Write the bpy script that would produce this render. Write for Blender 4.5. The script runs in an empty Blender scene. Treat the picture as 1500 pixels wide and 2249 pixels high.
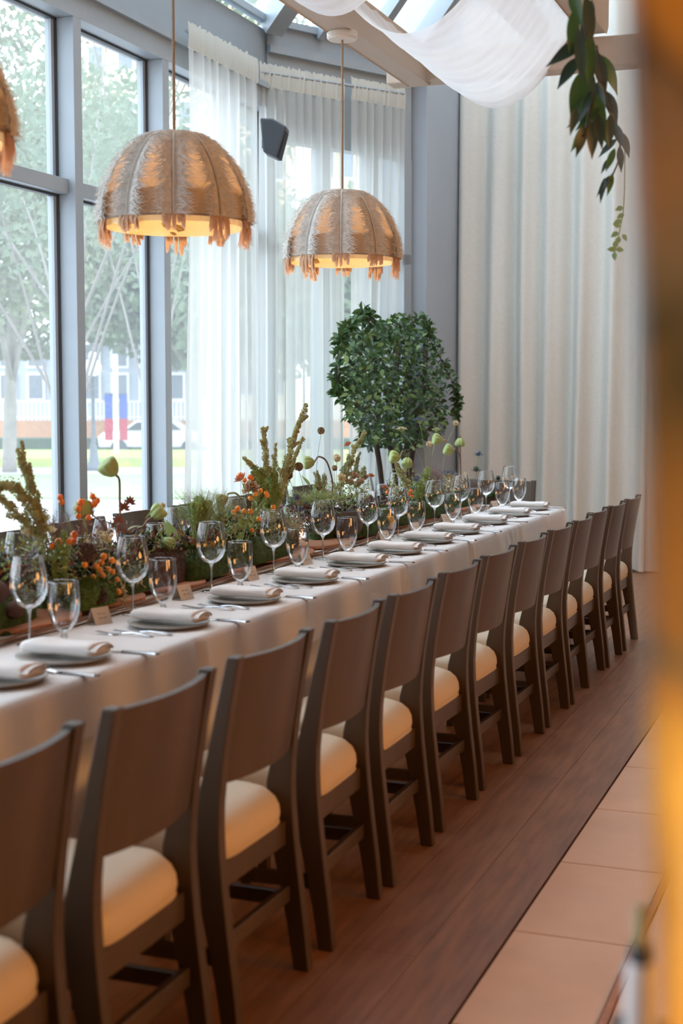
import bpy, math, random
from math import sin, cos, pi, radians, hypot
from mathutils import Vector, Matrix, noise
random.seed(7)
S = bpy.context.scene
C = S.collection

# ------------------------------------------------------------------ camera
F, CX, CY, EYE = 3100.0, 750.0, 1124.5, 1.5
CAM = Vector((0, 0, EYE))
RT = Vector((0.93596, 0.35211, 0)); UP = Vector((-0.028304, 0.075236, 0.996764)); FW = Vector((-0.350967, 0.932931, -0.080384))
cd = bpy.data.cameras.new('camera'); cam = bpy.data.objects.new('camera', cd); C.objects.link(cam)
cam.matrix_world = Matrix(((RT.x, UP.x, -FW.x, 0), (RT.y, UP.y, -FW.y, 0), (RT.z, UP.z, -FW.z, EYE), (0, 0, 0, 1)))
cd.sensor_fit = 'VERTICAL'; cd.sensor_height = 36.0; cd.sensor_width = 24.0
cd.lens = 36.0 * F / 2249.0; cd.clip_start = 0.05; cd.clip_end = 500
cd.dof.use_dof = True; cd.dof.focus_distance = 7.2; cd.dof.aperture_fstop = cd.lens / 1000.0 / 0.0165
S.camera = cam
def ray(px, py): return FW + RT * ((px - CX) / F) - UP * ((py - CY) / F)
def onX(px, py, X):
    r = ray(px, py); return CAM + r * (X / r.x)
def onZ(px, py, Z):
    r = ray(px, py); return CAM + r * ((Z - EYE) / r.z)
def yX(px, X): return onX(px, 1000, X).y

# ------------------------------------------------------------------ world and light
w = bpy.data.worlds.new('overcast_sky'); S.world = w; w.use_nodes = True
nt = w.node_tree; nt.nodes.clear()
o_ = nt.nodes.new('ShaderNodeOutputWorld'); bg = nt.nodes.new('ShaderNodeBackground')
tc = nt.nodes.new('ShaderNodeTexCoord'); nz = nt.nodes.new('ShaderNodeTexNoise'); cr = nt.nodes.new('ShaderNodeValToRGB')
nz.inputs['Scale'].default_value = 2.2; nz.inputs['Detail'].default_value = 4
cr.color_ramp.elements[0].color = (0.66, 0.80, 1.0, 1); cr.color_ramp.elements[1].color = (0.88, 0.95, 1.0, 1)
nt.links.new(tc.outputs['Generated'], nz.inputs['Vector']); nt.links.new(nz.outputs['Fac'], cr.inputs['Fac'])
nt.links.new(cr.outputs['Color'], bg.inputs['Color']); nt.links.new(bg.outputs['Background'], o_.inputs['Surface'])
bg.inputs['Strength'].default_value = 3.5
def area(name, loc, target, size, size_y, power, col):
    l = bpy.data.lights.new(name, 'AREA'); l.shape = 'ELLIPSE'; l.size = size; l.size_y = size_y
    l.energy = power; l.color = col
    o = bpy.data.objects.new(name, l); C.objects.link(o); o.location = loc
    o.rotation_euler = (Vector(target) - Vector(loc)).to_track_quat('-Z', 'Y').to_euler(); return o
area('warm_room_light', (3.8, 3.6, 1.5), (-1.6, 4.2, 0.5), 2.4, 1.2, 62, (1.0, 0.46, 0.14))
area('warm_room_light_far', (3.6, 8.6, 1.6), (-1.6, 8.6, 0.6), 2.0, 1.2, 13, (1.0, 0.62, 0.32))
area('warm_low_light', (2.8, 1.6, 0.9), (-1.3, 2.6, 0.4), 1.0, 0.8, 22, (1.0, 0.42, 0.10))
S.view_settings.view_transform = 'Standard'; S.view_settings.look = 'None'
S.view_settings.gamma = 1.0; S.view_settings.use_curve_mapping = False
S.view_settings.exposure = 0.70
cy = S.cycles
cy.use_denoising = True; cy.max_bounces = 10; cy.diffuse_bounces = 4; cy.glossy_bounces = 3
cy.transmission_bounces = 6; cy.transparent_max_bounces = 40; cy.sample_clamp_indirect = 6.0
cy.caustics_reflective = False; cy.caustics_refractive = False

# ------------------------------------------------------------------ materials
MATS = {}
def mat(name, col, rough=0.6, var=0.0, scale=8.0, stretch=(1, 1, 1), bump=0.0, bscale=60.0, metal=0.0, col2=None, sheen=0.0, emit=None, estr=0, trans=0.0, spec=None, coord='Object'):
    if name in MATS: return MATS[name]
    m = bpy.data.materials.new(name); m.use_nodes = True; n = m.node_tree; b = n.nodes['Principled BSDF']
    b.inputs['Roughness'].default_value = rough; b.inputs['Metallic'].default_value = metal
    if spec is not None: b.inputs['Specular IOR Level'].default_value = spec
    c = (*col, 1)
    if col2 is None: col2 = tuple(min(1, x * (1 - var)) for x in col)
    t = n.nodes.new('ShaderNodeTexCoord'); mp = n.nodes.new('ShaderNodeMapping'); mp.inputs['Scale'].default_value = stretch
    n.links.new(t.outputs[coord], mp.inputs['Vector'])
    z = n.nodes.new('ShaderNodeTexNoise'); z.inputs['Scale'].default_value = scale; z.inputs['Detail'].default_value = 5
    n.links.new(mp.outputs['Vector'], z.inputs['Vector'])
    r = n.nodes.new('ShaderNodeValToRGB'); r.color_ramp.elements[0].position = 0.3; r.color_ramp.elements[1].position = 0.7
    r.color_ramp.elements[0].color = (*col2, 1); r.color_ramp.elements[1].color = c
    n.links.new(z.outputs['Fac'], r.inputs['Fac']); n.links.new(r.outputs['Color'], b.inputs['Base Color'])
    if bump:
        z2 = n.nodes.new('ShaderNodeTexNoise'); z2.inputs['Scale'].default_value = bscale; z2.inputs['Detail'].default_value = 3
        n.links.new(mp.outputs['Vector'], z2.inputs['Vector'])
        bm = n.nodes.new('ShaderNodeBump'); bm.inputs['Strength'].default_value = bump; bm.inputs['Distance'].default_value = 0.004
        n.links.new(z2.outputs['Fac'], bm.inputs['Height']); n.links.new(bm.outputs['Normal'], b.inputs['Normal'])
    if emit: b.inputs['Emission Color'].default_value = (*emit, 1); b.inputs['Emission Strength'].default_value = estr
    if sheen: b.inputs['Sheen Weight'].default_value = sheen
    if trans:
        tl = n.nodes.new('ShaderNodeBsdfTranslucent'); n.links.new(r.outputs['Color'], tl.inputs['Color'])
        mx = n.nodes.new('ShaderNodeMixShader'); mx.inputs['Fac'].default_value = trans
        out = n.nodes['Material Output']
        n.links.new(b.outputs[0], mx.inputs[1]); n.links.new(tl.outputs[0], mx.inputs[2]); n.links.new(mx.outputs[0], out.inputs['Surface'])
    MATS[name] = m; return m
def cloth_see_through(name, col, clear, trans, scale=1.0):
    m = bpy.data.materials.new(name); m.use_nodes = True; n = m.node_tree; n.nodes.clear(); L = n.links.new
    out = n.nodes.new('ShaderNodeOutputMaterial'); d = n.nodes.new('ShaderNodeBsdfDiffuse'); t = n.nodes.new('ShaderNodeBsdfTranslucent'); tp = n.nodes.new('ShaderNodeBsdfTransparent')
    for q in (d, t): q.inputs['Color'].default_value = (*col, 1)
    m1 = n.nodes.new('ShaderNodeMixShader'); m1.inputs[0].default_value = trans; L(d.outputs[0], m1.inputs[1]); L(t.outputs[0], m1.inputs[2])
    lw = n.nodes.new('ShaderNodeLayerWeight'); lw.inputs['Blend'].default_value = 0.45
    mr = n.nodes.new('ShaderNodeMapRange'); mr.inputs['From Min'].default_value = 0; mr.inputs['From Max'].default_value = 0.9
    mr.inputs['To Min'].default_value = clear; mr.inputs['To Max'].default_value = 0.02; L(lw.outputs['Facing'], mr.inputs['Value'])
    m2 = n.nodes.new('ShaderNodeMixShader'); L(mr.outputs[0], m2.inputs[0]); L(m1.outputs[0], m2.inputs[1]); L(tp.outputs[0], m2.inputs[2]); L(m2.outputs[0], out.inputs['Surface'])
    MATS[name] = m; return m
def glass_mat(name, tint, edge=0.5, base=0.03, gcol=(1, 1, 1), haze=0):
    m = bpy.data.materials.new(name); m.use_nodes = True; n = m.node_tree; n.nodes.clear(); L = n.links.new
    out = n.nodes.new('ShaderNodeOutputMaterial'); g = n.nodes.new('ShaderNodeBsdfGlossy'); g.inputs['Roughness'].default_value = 0.03; g.inputs['Color'].default_value = (*gcol, 1)
    tp = n.nodes.new('ShaderNodeBsdfTransparent'); tp.inputs['Color'].default_value = (*tint, 1)
    lw = n.nodes.new('ShaderNodeLayerWeight'); lw.inputs['Blend'].default_value = 0.25
    mr = n.nodes.new('ShaderNodeMapRange'); mr.inputs['From Min'].default_value = 0.0; mr.inputs['To Min'].default_value = base; mr.inputs['To Max'].default_value = edge
    L(lw.outputs['Fresnel'], mr.inputs['Value'])
    mx = n.nodes.new('ShaderNodeMixShader'); L(mr.outputs[0], mx.inputs[0]); L(tp.outputs[0], mx.inputs[1]); L(g.outputs[0], mx.inputs[2])
    if haze:
        tl = n.nodes.new('ShaderNodeBsdfTranslucent'); tl.inputs['Color'].default_value = (0.95, 0.98, 1, 1); mx2 = n.nodes.new('ShaderNodeMixShader'); mx2.inputs[0].default_value = haze
        L(mx.outputs[0], mx2.inputs[1]); L(tl.outputs[0], mx2.inputs[2]); mx = mx2
    L(mx.outputs[0], out.inputs['Surface'])
    MATS[name] = m; return m
M_steel_frame = mat('painted_grey_frame', (0.34, 0.395, 0.44), 0.45, 0.05)
M_gasket = mat('dark_gasket', (0.05, 0.06, 0.07), 0.5)
M_pane = glass_mat('window_glass', (0.95, 0.98, 0.97), 0.5, 0.03, haze=0.085)  # haze put into the glass shader, bleaching the view outside
M_glass = glass_mat('drinking_glass', (0.975, 0.98, 0.98), 0.85, 0.045)
M_glass_thick = glass_mat('glass_stem', (0.82, 0.84, 0.84), 0.95, 0.25)
M_green_glass = glass_mat('green_bottle_glass', (0.12, 0.75, 0.25), 0.7, 0.08)
M_sheer = cloth_see_through('sheer_white_curtain', (0.80, 0.82, 0.79), 0.30, 0.62)
M_header = cloth_see_through('gathered_curtain_heading', (0.90, 0.90, 0.82), 0.03, 0.5)
M_drape = mat('thick_cream_curtain', (0.90, 0.91, 0.86), 0.9, 0.05, 40, (1, 1, 1), 0.25, 300, trans=0.18)
M_swag = cloth_see_through('white_gauze_swag', (0.82, 0.82, 0.83), 0.45, 0.5)
M_wood = mat('grey_brown_stained_wood', (0.078, 0.048, 0.028), 0.42, 0, 7, (1, 1, 0.12) , 0.15, 90, col2=(0.040, 0.024, 0.014), spec=0.4)
M_seat = mat('cream_leather', (0.60, 0.49, 0.35), 0.45, 0.04, 6, bump=0.15, bscale=150)
M_linen = mat('natural_linen', (0.80, 0.76, 0.745), 0.85, 0.05, 5, bump=0.3, bscale=400, sheen=0.2)
M_napkin = mat('pale_linen_napkin', (0.82, 0.78, 0.76), 0.85, 0.05, 10, bump=0.4, bscale=300)
M_plate = mat('grey_stoneware', (0.42, 0.40, 0.37), 0.35, 0.12, 20)
M_steel = mat('polished_cutlery', (0.72, 0.73, 0.76), 0.18, metal=1.0)
M_card = mat('kraft_card', (0.62, 0.52, 0.42), 0.8, 0.05, 30)
M_ink = mat('brown_ink', (0.12, 0.07, 0.05), 0.8)
M_beam = mat('pale_timber', (0.55, 0.46, 0.38), 0.6, 0, 5, (1, 0.12, 1), 0.1, 60, col2=(0.46, 0.37, 0.29))
M_beam_warm = mat('warm_lit_timber', (0.50, 0.27, 0.12), 0.5, 0.25, 5, (0.2, 1, 1), 0.1)  # orange of warm lamplight put into the timber colour
M_plank = mat('oak_floor_plank', (0.34, 0.15, 0.072), 0.38, 0, 6, (6, 0.6, 1), 0.12, 50, col2=(0.20, 0.085, 0.04))
M_tile = mat('terracotta_tile', (0.78, 0.47, 0.29), 0.4, 0, 3, col2=(0.66, 0.38, 0.225))
M_tile2 = mat('pale_pink_tile', (0.74, 0.55, 0.46), 0.5, 0.05, 3)
M_grout = mat('dark_grout', (0.10, 0.06, 0.045), 0.9)
M_wall = mat('blue_grey_wall', (0.40, 0.455, 0.52), 0.6, 0.06, 2)
M_wallw = mat('warm_plaster', (0.26, 0.19, 0.13), 0.8, 0.08, 2)
M_black = mat('black_speaker_shell', (0.045, 0.055, 0.07), 0.5)
M_white = mat('white_enamel', (0.85, 0.86, 0.86), 0.4)
M_rope = mat('natural_jute_rope', (0.36, 0.28, 0.20), 0.9, 0.3, 200)
M_shade = mat('taupe_linen_shade', (0.50, 0.40, 0.32), 0.9, 0.1, 90, bump=0.2, bscale=400, trans=0.5)
M_lining = mat('yellow_shade_lining', (0.98, 0.84, 0.55), 0.9, 0.06, 60, trans=0.25)
M_fringe = mat('taupe_raffia_fringe', (0.80, 0.76, 0.70), 0.85, 0.3, 60, trans=0.15)
M_tassel = mat('lamplit_raffia_tassel', (0.95, 0.72, 0.52), 0.85, 0.12, 60, trans=0.5)  # bulb glow through the raffia put into its peach colour
M_bulb = mat('lit_bulb', (1, 0.8, 0.5), 0.5, emit=(1.0, 0.62, 0.25), estr=20)
M_moss = mat('dark_green_moss', (0.055, 0.10, 0.022), 0.95, 0, 40, col2=(0.018, 0.036, 0.008))
M_moss2 = mat('bright_green_moss', (0.11, 0.18, 0.04), 0.95, 0.4, 40)
M_stem = mat('green_stem', (0.26, 0.33, 0.12), 0.6, 0.2)
M_stemb = mat('brown_stem', (0.17, 0.09, 0.06), 0.6, 0.2)
M_pod = mat('green_lotus_pod', (0.36, 0.45, 0.16), 0.6, 0.2, 12, trans=0.1)
M_podb = mat('dried_brown_pod', (0.085, 0.042, 0.035), 0.8, 0.3, 20)
M_hip = mat('orange_rose_hip', (0.85, 0.20, 0.03), 0.3, 0.25, 20)
M_hipy = mat('amber_crab_apple', (0.95, 0.33, 0.04), 0.3, 0.25, 20)
M_ama = mat('green_amaranth', (0.50, 0.49, 0.24), 0.9, 0.3, 30, trans=0.15)
M_amah = mat('bright_hanging_amaranth', (0.32, 0.42, 0.13), 0.9, 0.3, 30, trans=0.15)
M_leaf = mat('glossy_green_leaf', (0.07, 0.15, 0.045), 0.35, 0.35, 5, trans=0.25)
M_leafl = mat('light_green_leaf', (0.28, 0.42, 0.16), 0.45, 0.25, 5, trans=0.3)
M_leafd = mat('dark_vine_leaf', (0.03, 0.06, 0.032), 0.4, 0.35, 5, trans=0.15)
M_leafr = mat('russet_leaf', (0.24, 0.075, 0.035), 0.6, 0.3, 12, trans=0.2)
M_thistle = mat('blue_thistle', (0.10, 0.13, 0.20), 0.8, 0.3, 50)
M_scab = mat('brown_seed_ball', (0.36, 0.28, 0.15), 0.9, 0.4, 80)
M_cream = mat('cream_flower', (0.72, 0.64, 0.42), 0.85, 0.2, 40, trans=0.2)
M_rose = mat('dusty_orange_petal', (0.62, 0.25, 0.14), 0.7, 0.3, 15, trans=0.25)
M_roset = mat('tan_petal', (0.58, 0.38, 0.25), 0.8, 0.25, 15, trans=0.25)
M_yel = mat('yellow_petal', (0.92, 0.55, 0.04), 0.7, 0.15, trans=0.25)
M_mist = mat('purple_smoke', (0.28, 0.20, 0.20), 0.9, 0.2)
M_bowl = mat('dark_clay_bowl', (0.10, 0.075, 0.065), 0.8, 0.3, 14, bump=0.5, bscale=40)
M_twig = mat('brown_twig', (0.24, 0.12, 0.07), 0.8, 0.3, 30)
M_board = mat('rust_wood_board', (0.50, 0.22, 0.11), 0.6, 0.2, 6, (1, 5, 1))
M_runner = mat('cream_gauze_runner', (0.74, 0.66, 0.58), 0.9, 0.1, 12, bump=0.4, bscale=200)
M_bark = mat('dark_bark', (0.07, 0.05, 0.045), 0.9, 0.4, 12)
M_barkl = mat('grey_bark', (0.27, 0.25, 0.22), 0.9, 0.3, 3)
M_pot = mat('charcoal_pot', (0.08, 0.08, 0.09), 0.6)
M_under = mat('walnut_table', (0.14, 0.08, 0.05), 0.5, 0.2)

# ------------------------------------------------------------------ mesh helpers
class MB:
    def __init__(s): s.v = []; s.f = []
    def add(s, vs, fs):
        k = len(s.v); s.v += [tuple(x) for x in vs]; s.f += [tuple(i + k for i in f) for f in fs]; return s
    def box(s, x0, x1, y0, y1, z0, z1):
        return s.add([(x, y, z) for z in (z0, z1) for y in (y0, y1) for x in (x0, x1)],
                     [(0, 2, 3, 1), (4, 5, 7, 6), (0, 1, 5, 4), (2, 6, 7, 3), (0, 4, 6, 2), (1, 3, 7, 5)])
    def bar(s, a, b, wd, hg, up=Vector((0, 0, 1))):
        a = Vector(a); b = Vector(b); d = (b - a).normalized(); sd = d.cross(up)
        if sd.length < 1e-4: sd = d.cross(Vector((0, 1, 0)))
        sd.normalize(); u = sd.cross(d); vs = []
        for p in (a, b):
            for (i, j) in ((-1, -1), (1, -1), (1, 1), (-1, 1)): vs.append(p + sd * (i * wd / 2) + u * (j * hg / 2))
        return s.add(vs, [(0, 1, 2, 3), (7, 6, 5, 4), (0, 4, 5, 1), (1, 5, 6, 2), (2, 6, 7, 3), (3, 7, 4, 0)])
    def tube(s, pts, r, n=6, caps=True):
        pts = [Vector(p) for p in pts]; R = r if isinstance(r, (list, tuple)) else [r] * len(pts)
        vs = []; fs = []; prev = None
        for i, p in enumerate(pts):
            d = (pts[min(i + 1, len(pts) - 1)] - pts[max(i - 1, 0)])
            if d.length < 1e-9: d = Vector((0, 0, 1))
            d.normalize()
            a = prev if prev is not None else (Vector((1, 0, 0)) if abs(d.x) < 0.9 else Vector((0, 1, 0)))
            u = (a - d * a.dot(d))
            if u.length < 1e-5: u = d.orthogonal()
            u.normalize(); prev = u; v = d.cross(u)
            for k in range(n):
                t = 2 * pi * k / n; vs.append(p + (u * cos(t) + v * sin(t)) * R[i])
        for i in range(len(pts) - 1):
            for k in range(n):
                a = i * n + k; b = i * n + (k + 1) % n; fs.append((a, b, b + n, a + n))
        if caps: fs.append(tuple(range(n - 1, -1, -1))); fs.append(tuple(range((len(pts) - 1) * n, len(pts) * n)))
        return s.add(vs, fs)
    def lathe(s, prof, n=24, c=(0, 0, 0), axis=None, rib=0, ribn=8):
        c = Vector(c); q = Matrix.Identity(3)
        if axis is not None: q = Vector(axis).to_track_quat('Z', 'X').to_matrix()
        vs = []; fs = []
        for (r, z) in prof:
            for k in range(n):
                t = 2 * pi * k / n; rr = r * (1 + rib * abs(cos(ribn * t / 2)) - rib * .5) if rib else r
                vs.append(c + q @ Vector((rr * cos(t), rr * sin(t), z)))
        for i in range(len(prof) - 1):
            for k in range(n):
                a = i * n + k; b = i * n + (k + 1) % n; fs.append((a, b, b + n, a + n))
        return s.add(vs, fs)
    def ball(s, c, r, n=10, m=6, sc=(1, 1, 1), wob=0):
        vs = []; fs = []; c = Vector(c)
        for i in range(m + 1):
            ph = pi * i / m
            for k in range(n):
                t = 2 * pi * k / n; d = Vector((sin(ph) * cos(t), sin(ph) * sin(t), cos(ph)))
                rr = r * (1 + wob * noise.noise(d * 2.3 + c * 9)) if wob else r
                vs.append(c + Vector((d.x * sc[0], d.y * sc[1], d.z * sc[2])) * rr)
        for i in range(m):
            for k in range(n):
                a = i * n + k; b = i * n + (k + 1) % n; fs.append((a, a + n, b + n, b))
        return s.add(vs, fs)
    def leaf(s, p, d, nrm, L, W, curl=0.15, seg=3):
        p = Vector(p); d = Vector(d).normalized(); nrm = Vector(nrm); sd = d.cross(nrm)
        if sd.length < 1e-4: sd = d.orthogonal()
        sd.normalize(); nn = sd.cross(d); vs = []; fs = []
        for i in range(seg + 1):
            t = i / seg; wv = W * 0.5 * (sin(pi * min(1, t * 1.02) ** 0.8) if 0 < i < seg else 0.04); q = p + d * (L * t) - nn * (curl * L * t * t)
            vs += [q - sd * wv + nn * wv * 0.3, q, q + sd * wv + nn * wv * 0.3]
        for i in range(seg):
            a = 3 * i; fs += [(a, a + 1, a + 4, a + 3), (a + 1, a + 2, a + 5, a + 4)]
        return s.add(vs, fs)
    def hair(s, a, b, wd):
        a = Vector(a); b = Vector(b); d = b - a; u = d.orthogonal().normalized() * wd
        return s.add([a - u, a + u, b], [(0, 1, 2)])
    def mesh(s, name, m, smooth=True):
        me = bpy.data.meshes.new(name); me.from_pydata(s.v, [], s.f); me.update()
        if m: me.materials.append(m)
        if smooth: me.polygons.foreach_set('use_smooth', [True] * len(me.polygons))
        return me
    def build(s, name, m, parent=None, smooth=False, bevel=0, sub=0):
        o = bpy.data.objects.new(name, s.mesh(name, m, smooth)); C.objects.link(o)
        if parent: o.parent = parent
        if bevel:
            b = o.modifiers.new('b', 'BEVEL'); b.width = bevel; b.segments = 2; b.limit_method = 'ANGLE'
        if sub:
            b = o.modifiers.new('s', 'SUBSURF'); b.levels = sub; b.render_levels = sub
        return o
def tag(o, label=None, cat=None, group=None, kind=None):
    for k, v in (('label', label), ('category', cat), ('group', group), ('kind', kind)):
        if v: o[k] = v
    return o
def thing(name, label, cat, loc=(0, 0, 0), rz=0, group=None):
    o = bpy.data.objects.new(name, None); C.objects.link(o); o.location = loc; o.rotation_euler = (0, 0, rz); o.empty_display_size = 0.1
    return tag(o, label, cat, group)
KIDS = {}
def copy_tree(o, loc=None, rz=None, label=None, group=None, parent=None):
    c = o.copy(); C.objects.link(c); c.parent = parent
    for ch in [x for x in o.children]: copy_tree(ch, parent=c)
    if loc is not None: c.location = loc
    if rz is not None: c.rotation_euler = (0, 0, rz)
    if label: c['label'] = label
    if group: c['group'] = group
    return c
def struct(name, mb, m, parent=None, **k):
    o = mb.build(name, m, parent, **k)
    if not parent: o['kind'] = 'structure'
    return o
ORD = ['nearest', 'second', 'third', 'fourth', 'fifth', 'sixth', 'seventh', 'eighth', 'ninth', 'tenth', 'eleventh', 'twelfth', 'thirteenth', 'fourteenth']
def rnd(a, b): return random.uniform(a, b)
def rv(): 
    v = Vector((random.gauss(0, 1), random.gauss(0, 1), random.gauss(0, 1))); return v.normalized()

# ------------------------------------------------------------------ floor
WX = -4.30
fl = struct('floor', MB().box(-4.6, 5.0, -3.2, 12.6, -0.10, -0.012), M_grout)
pw = 0.195; row = 0
x = -0.918
pl_mesh = {}
while x > -4.3:
    y = -3.0 + (row * 0.83) % 1.9
    y0 = -3.0
    while y0 < 12.2:
        y1 = min(y if y > y0 + .05 else y0 + 1.9, 12.2)
        if y1 - y0 > .05:
            mb = MB().box(x - pw + 0.0016, x, y0 + 0.0012, y1, -0.015, 0)
            mb.build('floor_plank', M_plank, fl)
        y0 = y1; y = y1 + 1.9
    x -= pw; row += 1
tile_y = [ -0.01 + 0.635 * k for k in range(-4, 20)]
for y0 in tile_y:
    MB().box(-0.908, -0.582, y0 + 0.003, y0 + 0.632, -0.012, 0.002).build('floor_tile', M_tile, fl)
MB().box(-0.578, -0.560, -3, 12.1, -0.012, 0.006).build('wooden_edge_strip', M_board, fl)
for k in range(26):
    for j in range(4):
        MB().box(-0.556 + j * 0.62, 0.06 + j * 0.62, -3 + 0.6 * k + 0.002, -3 + 0.6 * k + 0.598, -0.012, 0.0).build('floor_tile', M_tile2, fl)

# ------------------------------------------------------------------ glazed left wall
ZH = 3.655; ZT = 2.665; ZS = 0.42
m1 = yX(175, WX); m2 = yX(366, WX); pitch = m2 - m1
mull = [m1 + pitch * k for k in range(-9, 3)]
struct('wall_left', MB().box(WX - 0.2, WX, -3.2, 9.95, 0, ZS), M_steel_frame)
b = MB().box(WX - 0.2, WX, -3.2, 9.95, ZH, 3.83).box(WX - 0.2, WX - 0.05, -3.2, 9.95, 3.83, 4.25).box(WX - 0.2, WX + 0.03, -3.2, 9.95, 3.79, 3.83)
struct('trim_1', b, M_steel_frame)
n_tr = 2
for i, y in enumerate(mull):
    if y > 9.9: continue
    mb = MB().box(WX - 0.16, WX, y, y + 0.085, ZS, ZH)
    o = struct('trim_%d' % n_tr, mb, M_steel_frame, bevel=0.004); n_tr += 1
edges = [-3.2] + mull + [9.95]
wn = 1
for i in range(len(edges) - 1):
    a = edges[i] + (0.085 if i else 0); c = min(edges[i + 1], 9.95)
    if c - a < 0.1: continue
    e = bpy.data.objects.new('window_%d' % wn, None); C.objects.link(e); e['kind'] = 'structure'; wn += 1
    e.location = (WX - 0.13, (a + c) / 2, ZS)
    def loc(mb, nm, m, **k):
        o = mb.build(nm, m, e, **k); o.matrix_parent_inverse = Matrix.Translation(-Vector(e.location)); return o
    loc(MB().box(WX - 0.16, WX - 0.05, a, c, ZT, ZT + 0.085), 'transom', M_steel_frame, bevel=0.003)
    for (z0, z1) in ((ZS, ZT), (ZT + 0.085, ZH)):
        fr = MB(); t = 0.014
        fr.box(WX - 0.15, WX - 0.11, a, a + t, z0, z1).box(WX - 0.15, WX - 0.11, c - t, c, z0, z1).box(WX - 0.15, WX - 0.11, a, c, z0, z0 + t).box(WX - 0.15, WX - 0.11, a, c, z1 - t, z1)
        loc(fr, 'gasket', M_gasket)
        fr = MB(); t2 = 0.045
        fr.box(WX - 0.16, WX - 0.12, c - t2, c - t, z0, z1)
        loc(fr, 'pane_frame', M_steel_frame)
        loc(MB().add([(WX - 0.135, a, z0), (WX - 0.135, c, z0), (WX - 0.135, c, z1), (WX - 0.135, a, z1)], [(0, 1, 2, 3)]), 'pane', M_pane)

# ------------------------------------------------------------------ bay facet behind the thin curtains
A1 = Vector((-4.33, 9.93, 0)); A2 = Vector((-3.62, 11.25, 0)); A3 = Vector((-3.42, 12.25, 0))
def facet(mb, P, Q, t0, t1, z0, z1, th=0.12, off=0.0):
    d = (Q - P); L = d.length; d.normalize(); n = Vector((-d.y, d.x, 0))
    a = P + d * (L * t0) + n * off; c = P + d * (L * t1) + n * off
    return mb.bar((a + c) / 2 * 0 + a + Vector((0, 0, (z0 + z1) / 2)) + n * th / 2, c + Vector((0, 0, (z0 + z1) / 2)) + n * th / 2, th, z1 - z0)
wb = MB(); facet(wb, A1, A2, 0, 1, 0, ZS); facet(wb, A1, A2, 0, 1, 3.45, 4.30); facet(wb, A1, A2, 0, 1, 4.08, 4.14, 0.16, -0.04)
struct('wall_bay', wb, M_steel_frame)
tb = MB()
for t in (0.0, 0.36, 0.70, 0.95): facet(tb, A1, A2, t, t + 0.055, ZS, 3.45, 0.14)
facet(tb, A1, A2, 0, 1, 2.6, 2.68, 0.1)
struct('trim_%d' % n_tr, tb, M_steel_frame); n_tr += 1
pb = MB(); d = A2 - A1; nn = Vector((-d.y, d.x, 0)).normalized() * 0.08
pb.add([A1 + nn + Vector((0, 0, ZS)), A2 + nn + Vector((0, 0, ZS)), A2 + nn + Vector((0, 0, 3.45)), A1 + nn + Vector((0, 0, 3.45))], [(0, 1, 2, 3)])
o = struct('window_%d' % wn, pb, M_pane); wn += 1
# grey pilaster between the thin and the thick curtains, solid back wall
struct('wall_pilaster', MB().box(-4.0, -3.50, 11.30, 12.6, 0, 6.4), M_wall, bevel=0.01)
struct('wall_back', MB().box(-3.6, 5.0, 12.42, 12.6, 0, 6.4), M_wall)
struct('wall_right', MB().box(5.0, 5.2, -3.2, 12.6, 0, 6.4), M_wallw)
struct('wall_front', MB().box(-4.6, 5.2, -3.4, -3.2, 0, 6.4), M_wallw)
# sloping roof glazing
B0 = Vector((-1.9, -3.2, 6.3)); B1 = Vector((-1.9, 8.7, 6.3)); B2 = Vector((-1.4, 9.9, 6.3)); B3 = Vector((-1.4, 12.5, 6.3))
E0 = Vector((WX, -3.2, 4.25)); E1 = A1 + Vector((0, 0, 4.30)); E2 = A2 + Vector((0, 0, 4.30)); E3 = Vector((-3.6, 12.5, 4.3))
def roofbay(P, Q, R_, S_, nseg, cuts=(0.42,)):
    global wn, n_tr
    for i in range(nseg):
        t0 = i / nseg; t1 = (i + 1) / nseg
        p = P.lerp(Q, t0); q = P.lerp(Q, t1); r = S_.lerp(R_, t1); s_ = S_.lerp(R_, t0)
        hip = 1.0 if i == 0 else 0.0
        e = MB(); e.bar(p, s_, 0.07 + .06 * hip, 0.13 + .05 * hip)
        e.bar(p + Vector((0, 0, .01)), q + Vector((0, 0, .01)), 0.07, 0.05)
        for c_ in cuts: e.bar(p.lerp(s_, c_), q.lerp(r, c_), 0.10, 0.08)
        if i == nseg - 1: e.bar(q, r, 0.16, 0.26)
        root = struct('window_%d' % wn, e, M_steel_frame); wn += 1
        up = Vector((0, 0, 0.05))
        MB().add([p + up, q + up, r + up, s_ + up], [(0, 1, 2, 3)]).build('roof_pane', M_pane, root)
roofbay(Vector((WX, m1 - 9 * pitch, 4.25)), E1, B1, Vector((-1.9, m1 - 9 * pitch, 6.3)), 12)
roofbay(E1, E2, B2, B1, 3)
roofbay(E2, E3, B3, B2, 1)
struct('ceiling', MB().box(-0.35, 5.2, -3.2, 12.6, 3.95, 4.05).box(-0.45, -0.35, -3.2, 12.6, 3.95, 6.35).box(-1.95, 5.2, -3.2, -2.5, 6.3, 6.4), M_beam_warm)
struct('ceiling', MB().box(-2.0, -0.35, -3.2, 6.6, 6.32, 6.42), M_steel_frame)  # unseen roof part closed to cut overhead light, rest left glass
for k in range(4):
    y = 6.6 + k * 1.5; root = struct('window_%d' % wn, MB().box(-2.0, -0.35, y - .04, y + .04, 6.25, 6.35), M_steel_frame); wn += 1
    MB().add([(-2.0, y, 6.36), (-0.35, y, 6.36), (-0.35, y + 1.5, 6.36), (-2.0, y + 1.5, 6.36)], [(0, 1, 2, 3)]).build('roof_pane', M_pane, root)
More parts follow.
